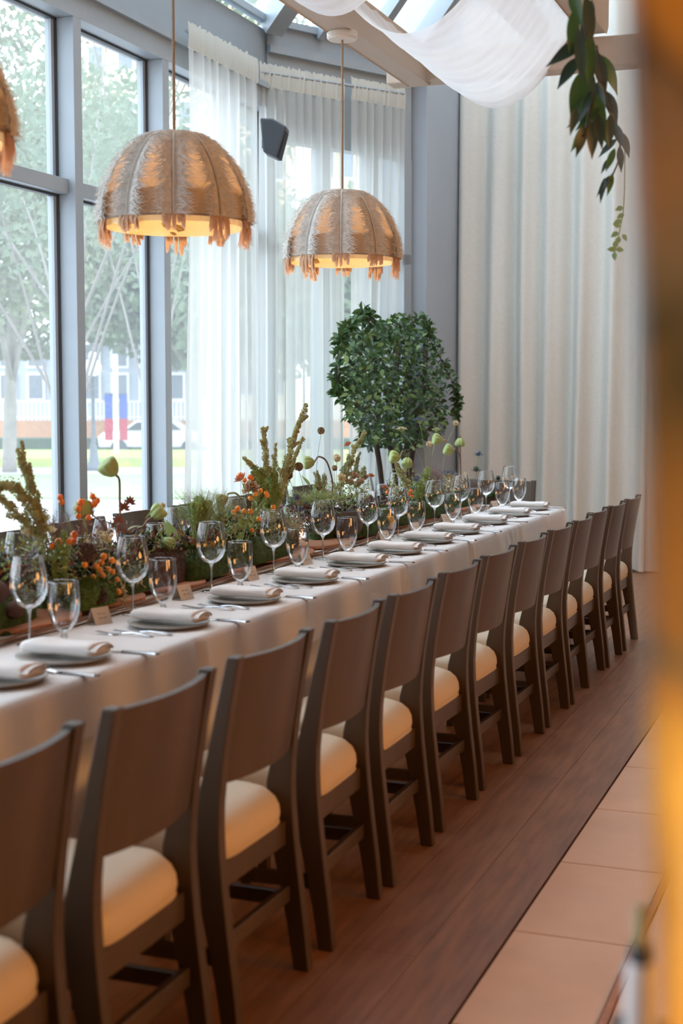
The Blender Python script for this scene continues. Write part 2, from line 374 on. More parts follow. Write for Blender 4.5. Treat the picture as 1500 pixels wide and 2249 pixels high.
struct('ceiling', MB().add([(WX - .05, -3.3, 4.42), (WX - .05, 4.0, 4.42), (-1.9, 4.0, 6.46), (-1.9, -3.3, 6.46), (WX - .05, -3.3, 4.52), (WX - .05, 4.0, 4.52), (-1.9, 4.0, 6.56), (-1.9, -3.3, 6.56)], [(0, 1, 2, 3), (7, 6, 5, 4), (0, 4, 5, 1), (1, 5, 6, 2), (2, 6, 7, 3), (3, 7, 4, 0)]), M_steel_frame)  # unseen cover added over the roof glass to darken the near end

# ------------------------------------------------------------------ pergola beams
def beam(label, x, y0, y1, z0, wd=0.13, hg=0.19, m=None, cut=True):
    mb = MB(); c = 0.05
    prof = [(y0, z0), (y1 - c, z0), (y1, z0 + c), (y1, z0 + hg), (y0, z0 + hg)]
    n = len(prof); vs = [(x - wd / 2, a, b_) for a, b_ in prof] + [(x + wd / 2, a, b_) for a, b_ in prof]
    fs = [tuple(range(n)), tuple(range(2 * n - 1, n - 1, -1))] + [(i, (i + 1) % n + 0, (i + 1) % n + n, i + n) for i in range(n)]
    mb.add(vs, fs); o = mb.build('timber_beam', m or M_beam, None, bevel=0.006)
    tag(o, label, 'beam', 'pergola beams under the glass roof'); return o
beam('pale timber beam that both pendant lamps hang from', -2.55, -2.5, 8.12, 3.33)
beam('pale timber beam along the right side of the white swag', -1.52, -2.5, 8.12, 3.53)
beam('pale timber beam high behind the white swag, left one', -2.25, -2.5, 9.9, 3.95, 0.12, 0.16)
beam('pale timber beam high behind the white swag, right one', -1.95, -2.5, 9.9, 4.05, 0.12, 0.16)
beam('timber beam just left of the hanging leafy vine', -1.05, -2.5, 8.12, 3.53)
cb = MB().box(-2.73, 1.5, 8.0, 8.14, 3.335, 3.50)
tag(cb.build('timber_beam', M_beam, None, bevel=0.008), 'timber cross beam with a chamfered end behind the swag', 'beam', 'pergola beams under the glass roof')
beam('timber beam coloured as if warm lit, in the upper right corner', -0.35, -2.5, 8.2, 3.1, 0.22, 0.26, M_beam_warm)

# ------------------------------------------------------------------ gauze swags between beams
def swag(name, label, xa, za, xb, zb, y0, y1, sag, n=26, rows=110):
    mb = MB(); vs = []
    for j in range(rows + 1):
        v = j / rows; y = y0 + (y1 - y0) * v
        for i in range(n + 1):
            u = i / n; x = xa + (xb - xa) * u
            z = za + (zb - za) * u - sag * 4 * u * (1 - u) * (1 + 0.10 * (v - .5))
            z += (0.005 * sin(v * 75 + 3 * sin(u * 4)) + 0.009 * noise.noise(Vector((u * 1.5, v * 45, 7)))) * (0.3 + u) + 0.012 * noise.noise(Vector((u * 2, v * 14, 1)))
            vs.append((x, y + 0.06 * sin(pi * u), z))
    fs = [(j * (n + 1) + i, j * (n + 1) + i + 1, (j + 1) * (n + 1) + i + 1, (j + 1) * (n + 1) + i) for j in range(rows) for i in range(n)]
    mb.add(vs, fs); o = mb.build(name, M_swag, None, smooth=True); return tag(o, label, 'drapery', 'white gauze swags slung between beams')
swag('gauze_swag', 'big white gauze swag drooping below the ceiling beams', -2.48, 3.50, -1.58, 3.66, 6.35, 8.0, 0.40)
swag('gauze_swag', 'end of a white gauze swag at the top edge, left of the big one', -2.48, 3.50, -1.58, 3.66, 3.9, 5.35, 0.53)

# ------------------------------------------------------------------ curtains
def curtain(path, z0, z1, folds, amp, bottom_shift=(0, 0), seedv=0, head=0.0, per=10):
    """path: list of (x,y); returns cloth grid mb and header mb"""
    P = [Vector((a, b_, 0)) for a, b_ in path]; L = [0]
    for i in range(1, len(P)): L.append(L[-1] + (P[i] - P[i - 1]).length)
    n = int(folds * per * (1 if folds > 4 else 2))
    def at(s):
        s = max(0, min(L[-1], s))
        for i in range(1, len(P)):
            if s <= L[i] + 1e-9:
                t = (s - L[i - 1]) / (L[i] - L[i - 1]); q = P[i - 1].lerp(P[i], t); d = (P[i] - P[i - 1]).normalized(); return q, Vector((d.y, -d.x, 0))
    def grid(za, zb, rows, f_amp, ph):
        vs = []; 
        for j in range(rows + 1):
            z = za + (zb - za) * j / rows; h = (z1 - z) / (z1 - z0)
            for i in range(n + 1):
                u = i / n; q, nr = at(u * L[-1])
                a = f_amp * (0.45 + 0.75 * h) * (1 + 0.5 * noise.noise(Vector((u * folds * .7, seedv, 0))))
                w_ = sin(2 * pi * folds * u + 1.6 * noise.noise(Vector((u * folds * .45, h * .8, seedv + 3))) * 2 + ph)
                w_ = w_ + 0.25 * sin(4 * pi * folds * u + seedv)
                sx = (bottom_shift[0] * (1 - u) + bottom_shift[1] * u) * h ** 1.3
                d2 = Vector((-nr.y, nr.x, 0))
                q2 = q + nr * (w_ * a + 0.02 * h) + d2 * sx
                vs.append((q2.x, q2.y, z))
        fs = [(j * (n + 1) + i, j * (n + 1) + i + 1, (j + 1) * (n + 1) + i + 1, (j + 1) * (n + 1) + i) for j in range(rows) for i in range(n)]
        return MB().add(vs, fs)
    body = grid(z0, z1 - head, 22, amp, 0)
    hd = None
    if head:
        n2 = n; hd = MB(); vs = []; rows = 5
        for j in range(rows + 1):
            z = z1 - head + head * j / rows
            for i in range(n + 1):
                u = i / n; q, nr = at(u * L[-1]); 
                w_ = 0.020 * noise.noise(Vector((u * folds * 4.5, 0, seedv)))
                zz = z + (0.022 * noise.noise(Vector((u * folds * 4.5, 3, seedv))) if j == rows else 0)
                q2 = q + nr * (w_ + 0.008 * sin(pi * j / rows)); vs.append((q2.x, q2.y, zz))
        fs = [(j * (n + 1) + i, j * (n + 1) + i + 1, (j + 1) * (n + 1) + i + 1, (j + 1) * (n + 1) + i) for j in range(rows) for i in range(n)]
        hd.add(vs, fs)
    return body, hd
def curtain_thing(label, path, z0, z1, folds, amp, shift, seedv, m, head, name='sheer_curtain', group='thin white curtains'):
    t = thing(name, label, 'curtain', (0, 0, 0), 0, group)
    b, h = curtain(path, z0, z1, folds, amp, shift, seedv, head)
    b.build('cloth', m, t, smooth=True)
    if h: h.build('gathered_heading', M_header, t, smooth=True)
    return t
cx = WX + 0.10
c0 = onX(412, 46, cx); c1 = onX(566, 126, cx); zc_ = onX(490, 88, cx).z
curtain_thing('thin white curtain beside the big windows, left of the speaker', [(cx, c0.y), (cx, c1.y)], 0.02, zc_, 8, 0.035, (-0.20, -0.03), 1, M_sheer, 0.17)
off = Vector((0.86, -0.5, 0)) * 0.10
def zF(px, py):
    x_, y_ = onF(px); r = ray(px, py); return EYE + r.z * (y_ / r.y)
def onF(px):   # where a column of the photo meets the curtain line of the bay
    r = ray(px, 300); P = A1 + off; Q = A2 + off; dx, dy = Q.x - P.x, Q.y - P.y
    t = (P.x * dy - P.y * dx) / (r.x * dy - r.y * dx); return (r.x * t, r.y * t)
curtain_thing('thin white curtain behind the speaker, left half of the bay', [onF(570), onF(757)], 0.02, zF(650, 152), 9, 0.04, (-0.04, 0.0), 5, M_sheer, 0.17)
curtain_thing('thin white curtain of the bay, behind the cord of the far lamp', [onF(771), onF(889)], 0.02, zF(830, 181), 6, 0.04, (-0.08, -0.16), 9, M_sheer, 0.17)
rl = MB().tube([(cx - .02, c0.y + .02, zc_ - .06), (cx - .02, c1.y, zc_ - .06)], 0.012, 8); tag(rl.build('curtain_rail', M_steel_frame), 'grey curtain rail above the big windows', 'rail')
P = A1 + off; Q = A2 + off
rl = MB().tube([(*onF(572), zF(650, 152) - .07), (*onF(886), zF(830, 181) - .05)], 0.012, 8); tag(rl.build('curtain_rail', M_steel_frame), 'grey curtain rail along the bay', 'rail')
yb = 12.25
def xb(px): r = ray(px, 900); return r.x * (yb / r.y)
for i, (a, b_, fo, lb) in enumerate([(1008, 1182, 2.6, 'thick cream curtain beside the grey pilaster'), (1178, 1425, 3.4, 'thick cream curtain behind the far end of the chair row')]):
    curtain_thing(lb, [(xb(a), yb - .01 * i), (xb(b_), yb - .01 * i)], 0.02, 4.9, fo, 0.08, (0.0, 0.0), 20 + i * 3, M_drape, 0, 'thick_curtain', 'thick cream curtains on the back wall')
curtain_thing('thick cream curtain mostly hidden by the added amber panel', [(xb(1424), yb), (xb(1424) + 2.6, yb)], 0.02, 4.9, 9, 0.05, (0, 0), 40, M_drape, 0, 'thick_curtain', 'thick cream curtains on the back wall')

# ------------------------------------------------------------------ speaker
t = thing('wall_speaker', 'dark wedge shaped loudspeaker mounted high in front of the thin curtains', 'speaker', onX(600, 305, -3.98))
sp = MB(); hw = 0.085
prof = [(-0.08, 0.13), (0.01, 0.125), (0.105, 0.07), (0.035, -0.145), (-0.06, -0.10)]
vs = [(a, -hw, z) for a, z in prof] + [(a, hw, z) for a, z in prof]; n = 5
sp.add(vs, [tuple(range(n)), tuple(range(2 * n - 1, n - 1, -1))] + [(i, i + n, (i + 1) % n + n, (i + 1) % n) for i in range(n)])
o = sp.build('speaker_cabinet', M_black, t, bevel=0.012)
t.rotation_euler = (0, 0, radians(15))
MB().add([(0.028, -hw * .85, 0.128), (0.028, hw * .85, 0.128), (0.117, hw * .85, 0.082), (0.117, -hw * .85, 0.082)], [(0, 1, 2, 3)])
g = MB().bar((0.072, 0, -0.03), (0.086, 0, -0.03), 0.13, 0.19).build('speaker_grille', mat('grille_cloth', (0.03, 0.035, 0.045), 0.9, 0.2, 300), t)
g.rotation_euler = (0, radians(15), 0)
MB().bar((-0.07, 0.05, 0.0), (-0.10, 0.22, 0.0), 0.03, 0.05).build('wall_bracket', M_black, t)

# ------------------------------------------------------------------ pendant lamps
def dome_r(t):   # t 0 top .. 1 bottom
    return 0.095 + 0.185 * (1 - (1 - t) ** 2.0) ** 0.62 if t > 0 else 0.095
RB = 0.283; HD = 0.335; NSTR = 10
def dome_pt(t, a, extra=0):
    t = max(0.0, min(1.0, t))
    r = 0.085 + (RB - 0.085) * (1 - (1 - t) ** 1.9) ** 0.68 + extra
    return Vector((r * cos(a), r * sin(a), HD * (1 - t)))
lamp = thing('pendant_lamp', 'fringed dome pendant lamp, the larger near one hanging left of the middle', 'lamp', (0, 0, 0), 0, 'fringed dome pendant lamps over the table')
# panels of the shade
mb = MB(); n = 60; rows = 14; vs = []
for j in range(rows + 1):
    for k in range(n): vs.append(dome_pt(j / rows, 2 * pi * k / n))
fs = [(j * n + k, (j + 1) * n + k, (j + 1) * n + (k + 1) % n, j * n + (k + 1) % n) for j in range(rows) for k in range(n)]
fs.append(tuple(range(n)))
mb.add(vs, fs).build('shade', M_shade, lamp, smooth=True)
mb = MB(); vs = []
mb.lathe([(RB - 0.018, -0.022), (RB - 0.016, 0.05), (RB - 0.04, 0.11)], 60)
mb.build('inner_lining', M_lining, lamp, smooth=True)
MB().tube([(RB * cos(a), RB * sin(a), 0) for a in [2 * pi * k / 48 for k in range(49)]], 0.004, 5).build('rim', M_shade, lamp)
lp = MB()
for a0, z0, l in ((1.9, 0.02, 0.06), (2.1, 0.03, 0.045), (2.02, 0.0, 0.03), (4.3, 0.02, .05), (5.6, .03, .05), (0.7, .02, .05)):
    c = Vector(((RB - 0.021) * cos(a0), (RB - 0.021) * sin(a0), z0 - .015)); tn = Vector((-sin(a0), cos(a0), 0.35)); MB().leaf(c, tn, (-cos(a0), -sin(a0), 0), l, l * .4, 0).build('leaf_print', mat('brown_leaf_print', (0.22, 0.15, 0.06), 0.8), lamp)
strip_m = tass_m = spine_m = None
for s_ in range(NSTR):
    if strip_m is None:
        hb = MB(); random.seed(3)
        for side in (-1, 1):
            for q in range(300):
                t = q / 300 * 1.0
                base = dome_pt(t, 0, 0.006); r = hypot(base.x, base.y)
                wid = min(0.062 + 0.014 * random.random(), r * 0.58) * rnd(0.65, 1.25)
                dang = side * wid / r
                t2 = min(1.08, t + rnd(-0.06, 0.13)); e = dome_pt(min(t2, 1), dang, 0.010 + rnd(0, 0.032))
                if t2 > 1: e.z -= (t2 - 1) * HD
                mid = dome_pt(t, dang * 0.5, 0.012 + rnd(0, 0.008))
                wv = 0.0017; up = Vector((0, 0, wv))
                hb.add([base - up, base + up, mid - up, mid + up, e], [(0, 1, 3, 2), (2, 3, 4)])
        strip_m = hb.mesh('fringe_strip', M_fringe, False)
        sb = MB(); pts = [dome_pt(i / 14, 0, 0.014) for i in range(15)]
        vs = []
        for p in pts: vs += [p + Vector((0, -0.0035, 0)), p + Vector((0.003, 0, 0)), p + Vector((0, 0.0035, 0))]
        fs = []
        for i in range(14): a = 3 * i; fs += [(a, a + 1, a + 4, a + 3), (a + 1, a + 2, a + 5, a + 4)]
        spine_m = sb.add(vs, fs).mesh('spine', mat('fringe_braid', (0.50, 0.45, 0.38), 0.8), True)
        tb = MB()
        for q in range(300):
            a0 = rnd(-0.15, 0.15); cl = int((a0 + 0.15) / 0.06) * 0.06 - 0.12
            p0 = Vector((RB * cos(a0), RB * sin(a0), 0.015)); a1 = a0 * 1.15 + (cl - a0) * .8 + rnd(-.02, .02) + .05 * sin(cl * 50)
            L_ = (0.05 + 0.04 * abs(sin(cl * 37 + 1))) * rnd(.75, 1.1); rr = RB + rnd(-0.012, 0.016)
            p2 = Vector((rr * cos(a1), rr * sin(a1), 0.01 - L_)); p1 = p0.lerp(p2, .5) + Vector((0.006, 0, 0))
            u = Vector((0, 0.0014, 0)); tb.add([p0 - u, p0 + u, p1 - u, p1 + u, p2 - u * .6, p2 + u * .6], [(0, 1, 3, 2), (2, 3, 5, 4)])
        tass_m = tb.mesh('tassel', M_tassel, False)
    a = 2 * pi * s_ / NSTR + 0.15
    for nm, me in (('fringe_strip', strip_m), ('tassel', tass_m), ('spine', spine_m)):
        o = bpy.data.objects.new(nm, me); C.objects.link(o); o.parent = lamp; o.rotation_euler = (0, 0, a)
        if nm == 'tassel': o.scale = (1, 1, rnd(.7, 1.25))
random.seed(11)
MB().ball((0, 0, 0.20), 0.033, 14, 9).build('bulb', M_bulb, lamp, smooth=True)
MB().lathe([(0.0, 0.34), (0.03, 0.34), (0.03, 0.27), (0.018, 0.24), (0, 0.24)], 16).build('lamp_holder', M_black, lamp, smooth=True)
MB().lathe([(0, HD + .012), (0.05, HD + .01), (0.088, HD), (0.088, HD - .01)], 24).build('top_cap', M_shade, lamp, smooth=True)
ZB = 2.205
MB().tube([(0, 0, HD), (0, 0, 3.32 - ZB)], 0.006, 8).build('cord', M_rope, lamp)
rb = MB()
rb.lathe([(0, 3.33 - ZB), (0.075, 3.33 - ZB), (0.078, 3.325 - ZB), (0.078, 3.30 - ZB), (0.07, 3.292 - ZB), (0, 3.292 - ZB)], 32)
rb.build('ceiling_rose', mat('cream_rose', (0.66, 0.60, 0.52), 0.5), lamp, smooth=False)
lamp.location = (-2.55, 4.95, ZB - 0.03)
L2 = copy_tree(lamp, (-2.55, 6.79, ZB), 0.5, 'fringed dome pendant lamp, the far one below its visible ceiling rose')
L0 = copy_tree(lamp, (-2.55, 3.33, ZB + 0.03), 0.2, 'fringed pendant lamp cut off by the left edge, only its tassels in view')
for i, l in enumerate((lamp, L2, L0)):
    pl = bpy.data.lights.new('lamp_bulb_light', 'POINT'); pl.energy = 15; pl.color = (1.0, 0.60, 0.27); pl.shadow_soft_size = 0.036
    o = bpy.data.objects.new('lamp_bulb_light', pl); C.objects.link(o); o.location = l.location + Vector((0, 0, 0.20))

# ------------------------------------------------------------------ table
TX0, TX1, TY0, TY1, TZ = -3.15, -1.95, 1.2, 9.55, 0.76
t = thing('banquet_table', 'long banquet table hidden under the linen cloth', 'table', ((TX0 + TX1) / 2, 5.4, 0))
inv = Matrix.Translation(-Vector(t.location))
o = MB().box(TX0 + .02, TX1 - .02, TY0 + .02, TY1 - .02, 0.72, 0.752).build('tabletop', M_under, t); o.matrix_parent_inverse = inv
for x in (TX0 + .12, TX1 - .12):
    for y in (TY0 + .2, 4.0, 6.8, TY1 - .2):
        o = MB().box(x - .03, x + .03, y - .03, y + .03, 0, 0.72).build('leg', M_under, t); o.matrix_parent_inverse = inv
def tablecloth(x0, x1, y0, y1, z, hem, amp, sx, name, label, m, seedv):
    # closed loop of the edge, rounded corners; rings go inwards on top, downwards outside
    R = 0.07; pts = []
    def arc(cx_, cy_, a0):
        for k in range(6): a = a0 + pi / 2 * k / 5; pts.append((cx_ + R * cos(a), cy_ + R * sin(a), cos(a), sin(a)))
    def edge(xa, ya, xb_, yb_, nx, ny, step=0.035):
        n = max(2, int(hypot(xb_ - xa, yb_ - ya) / step))
        for k in range(1, n): pts.append((xa + (xb_ - xa) * k / n, ya + (yb_ - ya) * k / n, nx, ny))
    arc(x1 - R, y0 + R, -pi / 2); edge(x1, y0 + R, x1, y1 - R, 1, 0)
    arc(x1 - R, y1 - R, 0); edge(x1 - R, y1, x0 + R, y1, 0, 1)
    arc(x0 + R, y1 - R, pi / 2); edge(x0, y1 - R, x0, y0 + R, -1, 0)
    arc(x0 + R, y0 + R, pi); edge(x0 + R, y0, x1 - R, y0, 0, -1)
    N = len(pts); vs = []; fs = []
    rings = [(-0.03, 0)] + [(-0.012, -0.001), (0.0, -0.006), (0.006, -0.02)] + [(0.008, -d) for d in (0.05, 0.09, 0.14, 0.2, 0.28, 0.38, 0.5, 0.62) if d < z - hem] + [(0.008, -(z - hem))]
    s = 0
    for (o_, dz) in rings:
        for i, (x, y, nx, ny) in enumerate(pts):
            h = min(1, max(0, -dz) / 0.35)
            q = noise.noise(Vector((x * 2.6, y * 2.6, seedv))) + 0.6 * noise.noise(Vector((x * 7, y * 7, seedv + dz * .5)))
            ff = max(0, q) * amp * h * 2.2 + 0.02 * h
            crease = 0
            for yc in sx:
                dd = (y - yc + dz * 0.10) / 0.018
                crease += -0.020 * math.exp(-dd * dd) * h ** .3 + 0.016 * math.exp(-(dd - 2) ** 2) * h ** .3
            e = o_ + ff + crease
            vs.append((x + nx * e, y + ny * e, z + dz))
    for r in range(len(rings) - 1):
        for i in range(N):
            a = r * N + i; b_ = r * N + (i + 1) % N; fs.append((a, a + N, b_ + N, b_))
    fs.append(tuple(range(N - 1, -1, -1))[::-1])
    o = MB().add(vs, fs).build(name, m, None, smooth=True)
    md = o.modifiers.new('e', 'EDGE_SPLIT'); md.split_angle = radians(70)
    return tag(o, label, 'tablecloth')
tablecloth(TX0 + .005, TX1 - .012, TY0 + .01, TY1 - .015, TZ - 0.003, 0.06, 0.05, [], 'tablecloth', 'longer under cloth of the long table, seen below the hem of the top one', M_linen, 4)
tablecloth(TX0, TX1, TY0, TY1, TZ, 0.60, 0.035, [2.35, 3.9, 5.92, 7.05, 7.9, 8.15], 'tablecloth', 'pale linen top cloth of the long table, its hem above the seats', M_linen, 1)

# runner: gauze, rust boards, twig
rn = MB(); vs = []; n = 120
for i in range(n + 1):
    y = 1.4 + (9.3 - 1.4) * i / n
    for j in range(7):
        u = j / 6; x = -2.72 + 0.31 * u + 0.012 * sin(y * 5 + j) ; vs.append((x, y, TZ + 0.004 + 0.004 * (1 + noise.noise(Vector((x * 9, y * 9, 0))))))
rn.add(vs, [(i * 7 + j, i * 7 + j + 1, i * 7 + j + 8, i * 7 + j + 7) for i in range(n) for j in range(6)])
tag(rn.build('table_runner', M_runner, None, smooth=True), 'cream gauze runner under the flowers along the table', 'runner')
y = 1.5; k = 0
while y < 9.1:
    L_ = rnd(0.42, 0.6)
    mb = MB(); R = 0.15; cxx = -2.58 + rnd(-.02, .02)
    mb.lathe([(0, 0.0), (1, 0.0), (1.0, 0.012), (0.97, 0.016), (0, 0.016)], 28)
    mb.v = [(a * 0.145 * (1 + .05 * sin(5 * b_)), b_ * L_ * .5, c_) for a, b_, c_ in mb.v]
    o = mb.build('wood_slice', M_board); o.location = (cxx, y + L_ / 2, TZ + 0.0125)
    tag(o, 'rust brown wooden board under the flowers, %s from the near end' % (ORD + ['fifteenth', 'sixteenth', 'seventeenth'])[k], 'board', 'wooden boards along the runner'); k += 1
    y += L_ + 0.02
tw = thing('twig_vine', 'long brown twig vine laid along the near edge of the flowers', 'twig', (-2.43, 5.3, TZ)); inv = Matrix.Translation(-Vector(tw.location))
for s_ in range(2):
    pts = []
    for i in range(160):
        y = 1.6 + 7.6 * i / 159; pts.append((-2.425 + 0.015 * s_ + 0.018 * noise.noise(Vector((y * 2.2, s_ * 7, 0))), y, TZ + 0.018 + 0.008 * noise.noise(Vector((y * 4, s_ * 3, 5)))))
    o = MB().tube(pts, [0.0045 + 0.002 * noise.noise(Vector((i * .1, s_, 0))) for i in range(160)], 5).build('twig', M_twig, tw, smooth=True); o.matrix_parent_inverse = inv

# ------------------------------------------------------------------ chairs
def make_chair():
    t = thing('dining_chair', '', 'chair', (0, 0, 0), 0, 'wooden chairs along the aisle side of the table')
    H = 0.907
    # rear leg and back post profile in XZ: (z, x_back, x_front)
    prof = [(0, 0.240, 0.196), (0.12, 0.228, 0.178), (0.25, 0.212, 0.152), (0.36, 0.200, 0.128), (0.44, 0.194, 0.118), (0.50, 0.192, 0.120), (0.56, 0.194, 0.134), (0.66, 0.204, 0.158), (0.78, 0.222, 0.184), (H, 0.246, 0.214)]
    for sgn in (-1, 1):
        yc = sgn * 0.212; hw = 0.0175; vs = []
        for (z, xb_, xf) in prof: vs += [(xb_, yc - hw, z), (xb_, yc + hw, z), (xf, yc + hw, z), (xf, yc - hw, z)]
        n = len(prof); fs = [(0, 3, 2, 1), tuple(range(4 * n - 4, 4 * n))]
        for i in range(n - 1):
            for k in range(4): a = 4 * i + k; b_ = 4 * i + (k + 1) % 4; fs.append((a, b_, b_ + 4, a + 4))
        MB().add(vs, fs).build('leg', M_wood, t, bevel=0.004)
        xo = -0.20; vs = []
        for (z, w_) in ((0, 0.016), (0.39, 0.022)):
            vs += [(xo - w_, yc - w_, z), (xo + w_, yc - w_, z), (xo + w_, yc + w_, z), (xo - w_, yc + w_, z)]
        MB().add(vs, [(3, 2, 1, 0), (4, 5, 6, 7)] + [(k, (k + 1) % 4, (k + 1) % 4 + 4, k + 4) for k in range(4)]).build('leg', M_wood, t, bevel=0.003)
        MB().box(-0.19, 0.15, yc - 0.011, yc + 0.011, 0.335, 0.40).build('side_rail', M_wood, t, bevel=0.003)
        MB().box(-0.19, 0.17, yc - 0.009, yc + 0.009, 0.165, 0.205).build('stretcher', M_wood, t, bevel=0.003)
    MB().box(-0.21, -0.188, -0.2, 0.2, 0.335, 0.40).build('front_rail', M_wood, t, bevel=0.003)
    MB().box(0.150, 0.176, -0.2, 0.2, 0.335, 0.40).build('rear_rail', M_wood, t, bevel=0.003)
    MB().box(0.168, 0.188, -0.2, 0.2, 0.185, 0.228).build('stretcher', M_wood, t, bevel=0.003)
    # curved back panel
    vs = []; nu = 12; zs = [0.600, 0.605, 0.68, 0.76, 0.84, 0.893, 0.900]
    for side in (0, 1):
        for z in zs:
            bx = 0.196 + (z - 0.58) * 0.155
            for i in range(nu + 1):
                u = -1 + 2 * i / nu; x = bx - 0.012 + 0.034 * (1 - u * u) + (0.0 if side else -0.016)
                zz = z
                vs.append((x, u * 0.205, zz))
    nz_ = len(zs); fs = []; W_ = nu + 1
    for sd in (0, 1):
        for j in range(nz_ - 1):
            for i in range(nu):
                a = sd * nz_ * W_ + j * W_ + i; q = (a, a + 1, a + W_ + 1, a + W_); fs.append(q if sd else q[::-1])
    o2 = nz_ * W_
    for i in range(nu):
        fs.append((i, i + 1, i + 1 + o2, i + o2)); a = (nz_ - 1) * W_ + i; fs.append((a + 1, a, a + o2, a + 1 + o2))
    for j in range(nz_ - 1):
        a = j * W_; fs.append((a + W_, a, a + o2, a + W_ + o2)); a += nu; fs.append((a, a + W_, a + W_ + o2, a + o2))
    o = MB().add(vs, fs).build('backrest', M_wood, t, smooth=True)
    md = o.modifiers.new('e', 'EDGE_SPLIT'); md.split_angle = radians(40)
    # cushion
    vs = []; nx = 14; ny = 14; 
    def cz(a, b_): return 0.480 + 0.018 * (1 - a * a) * (1 - b_ * b_)
    cush = MB(); ring = []
    lev = [(0.95, .398), (1.0, .408), (1.02, .43), (1.01, .452), (.97, .473), (.89, .490), (.72, .504), (.45, .513), (.2, .517)]
    N = 48; vs = []; fs = []
    for (s_, z) in lev:
        for k in range(N):
            a = 2 * pi * k / N; ca, sa = cos(a), sin(a); e = 0.30
            x = math.copysign(abs(ca) ** e, ca) * 0.200 * s_ - 0.018; y = math.copysign(abs(sa) ** e, sa) * 0.218 * s_
            if x > 0.09: 
                y *= (1 - 0.13 * min(1, (x - 0.09) / 0.06)) # tucks between the posts
            vs.append((x, y, z))
    for r in range(len(lev) - 1):
        for k in range(N): a = r * N + k; b_ = r * N + (k + 1) % N; fs.append((a, b_, b_ + N, a + N))
    fs.append(tuple(range((len(lev) - 1) * N, len(lev) * N))); fs.append(tuple(range(N - 1, -1, -1)))
    o = MB().add(vs, fs).build('seat', M_seat, t, smooth=True)
    MB().tube([vs[N * 1 + k] for k in list(range(N)) + [0]], 0.0035, 5, False).build('piping', M_seat, o)
    return t
chair = make_chair()
cy_ = [2.00, 2.56, 3.137, 3.70, 4.242, 4.83, 5.389, 5.946, 6.50, 7.02, 7.533, 8.037, 8.60]
CW = 0.245
for i, y in enumerate(cy_):
    c = chair if i == 0 else copy_tree(chair)
    c.location = (-1.34 - 0.246 + rnd(-.008, .008), y, 0); c.rotation_euler = (0, 0, radians(rnd(-1.5, 1.5)))
    place = ['cut off by the left edge', 'second from the left', 'third from the left', 'fourth from the left', 'fifth from the left', 'sixth from the left', 'seventh, middle of the row', 'sixth from the far end', 'fifth from the far end', 'fourth from the far end', 'third from the far end', 'last but one', 'last of the row by the curtain'][i]
    tag(c, 'wooden chair with cream seat, aisle side, ' + place, 'chair')
fy = [3.6, 4.2, 4.8, 5.4, 6.0, 6.6, 7.2, 7.8, 8.4, 9.0]
for i, y in enumerate(fy):
    c = copy_tree(chair, (-3.65 + 0.246 + rnd(-.01, .01), y, 0), pi + radians(rnd(-2, 2)), 'wooden chair on the window side, %s of those behind the flowers' % ORD[i], 'wooden chairs on the window side of the table')
    c['category'] = 'chair'
c = copy_tree(chair, (-2.50, 9.80, 0), pi / 2, 'wooden chair standing alone at the far head of the table', 'wooden chair at the head of the table')
c['category'] = 'chair'; del c['group']

# ------------------------------------------------------------------ place settings
def lathe_obj(name, prof, m, parent, n=28): return MB().lathe(prof, n).build(name, m, parent, smooth=True)
def make_wine():
    t = thing('wine_glass', '', 'wine glass')
    lathe_obj('foot', [(0.0, 0.006), (0.012, 0.005), (0.036, 0.003), (0.039, 0.0015), (0.036, 0.0), (0, 0)], M_glass_thick, t)
    lathe_obj('stem', [(0.008, 0.006), (0.0048, 0.016), (0.0042, 0.05), (0.0045, 0.09), (0.007, 0.104), (0.012, 0.110)], M_glass_thick, t, 12)
    lathe_obj('bowl', [(0.0, 0.108), (0.012, 0.109), (0.030, 0.118), (0.046, 0.135), (0.055, 0.158), (0.058, 0.182), (0.056, 0.210), (0.050, 0.240), (0.0435, 0.266)], M_glass, t, 36)
    MB().tube([(0.0435 * cos(a), 0.0435 * sin(a), 0.266) for a in [2 * pi * k / 30 for k in range(31)]], 0.0009, 5, False).build('lip', M_glass_thick, t)
    return t
def make_goblet():
    t = thing('water_glass', '', 'water glass')
    lathe_obj('foot', [(0.0, 0.006), (0.010, 0.005), (0.032, 0.003), (0.035, 0.0015), (0.032, 0.0), (0, 0)], M_glass_thick, t)
    lathe_obj('stem', [(0.012, 0.005), (0.007, 0.012), (0.006, 0.026), (0.012, 0.036), (0.008, 0.042), (0.012, 0.050)], M_glass_thick, t, 14)
    lathe_obj('bowl', [(0.0, 0.047), (0.010, 0.049), (0.024, 0.060), (0.037, 0.080), (0.0455, 0.108), (0.048, 0.138), (0.0465, 0.170), (0.044, 0.200)], M_glass, t, 32)
    MB().tube([(0.044 * cos(a), 0.044 * sin(a), 0.200) for a in [2 * pi * k / 30 for k in range(31)]], 0.0009, 5, False).build('lip', M_glass_thick, t)
    return t
def make_plate():
    o = MB().lathe([(0, 0.004), (0.06, 0.004), (0.09, 0.006), (0.122, 0.012), (0.135, 0.0165), (0.136, 0.0145), (0.12, 0.006), (0.09, 0.0), (0, 0.0)], 48).build('dinner_plate', M_plate, None, smooth=True); return o
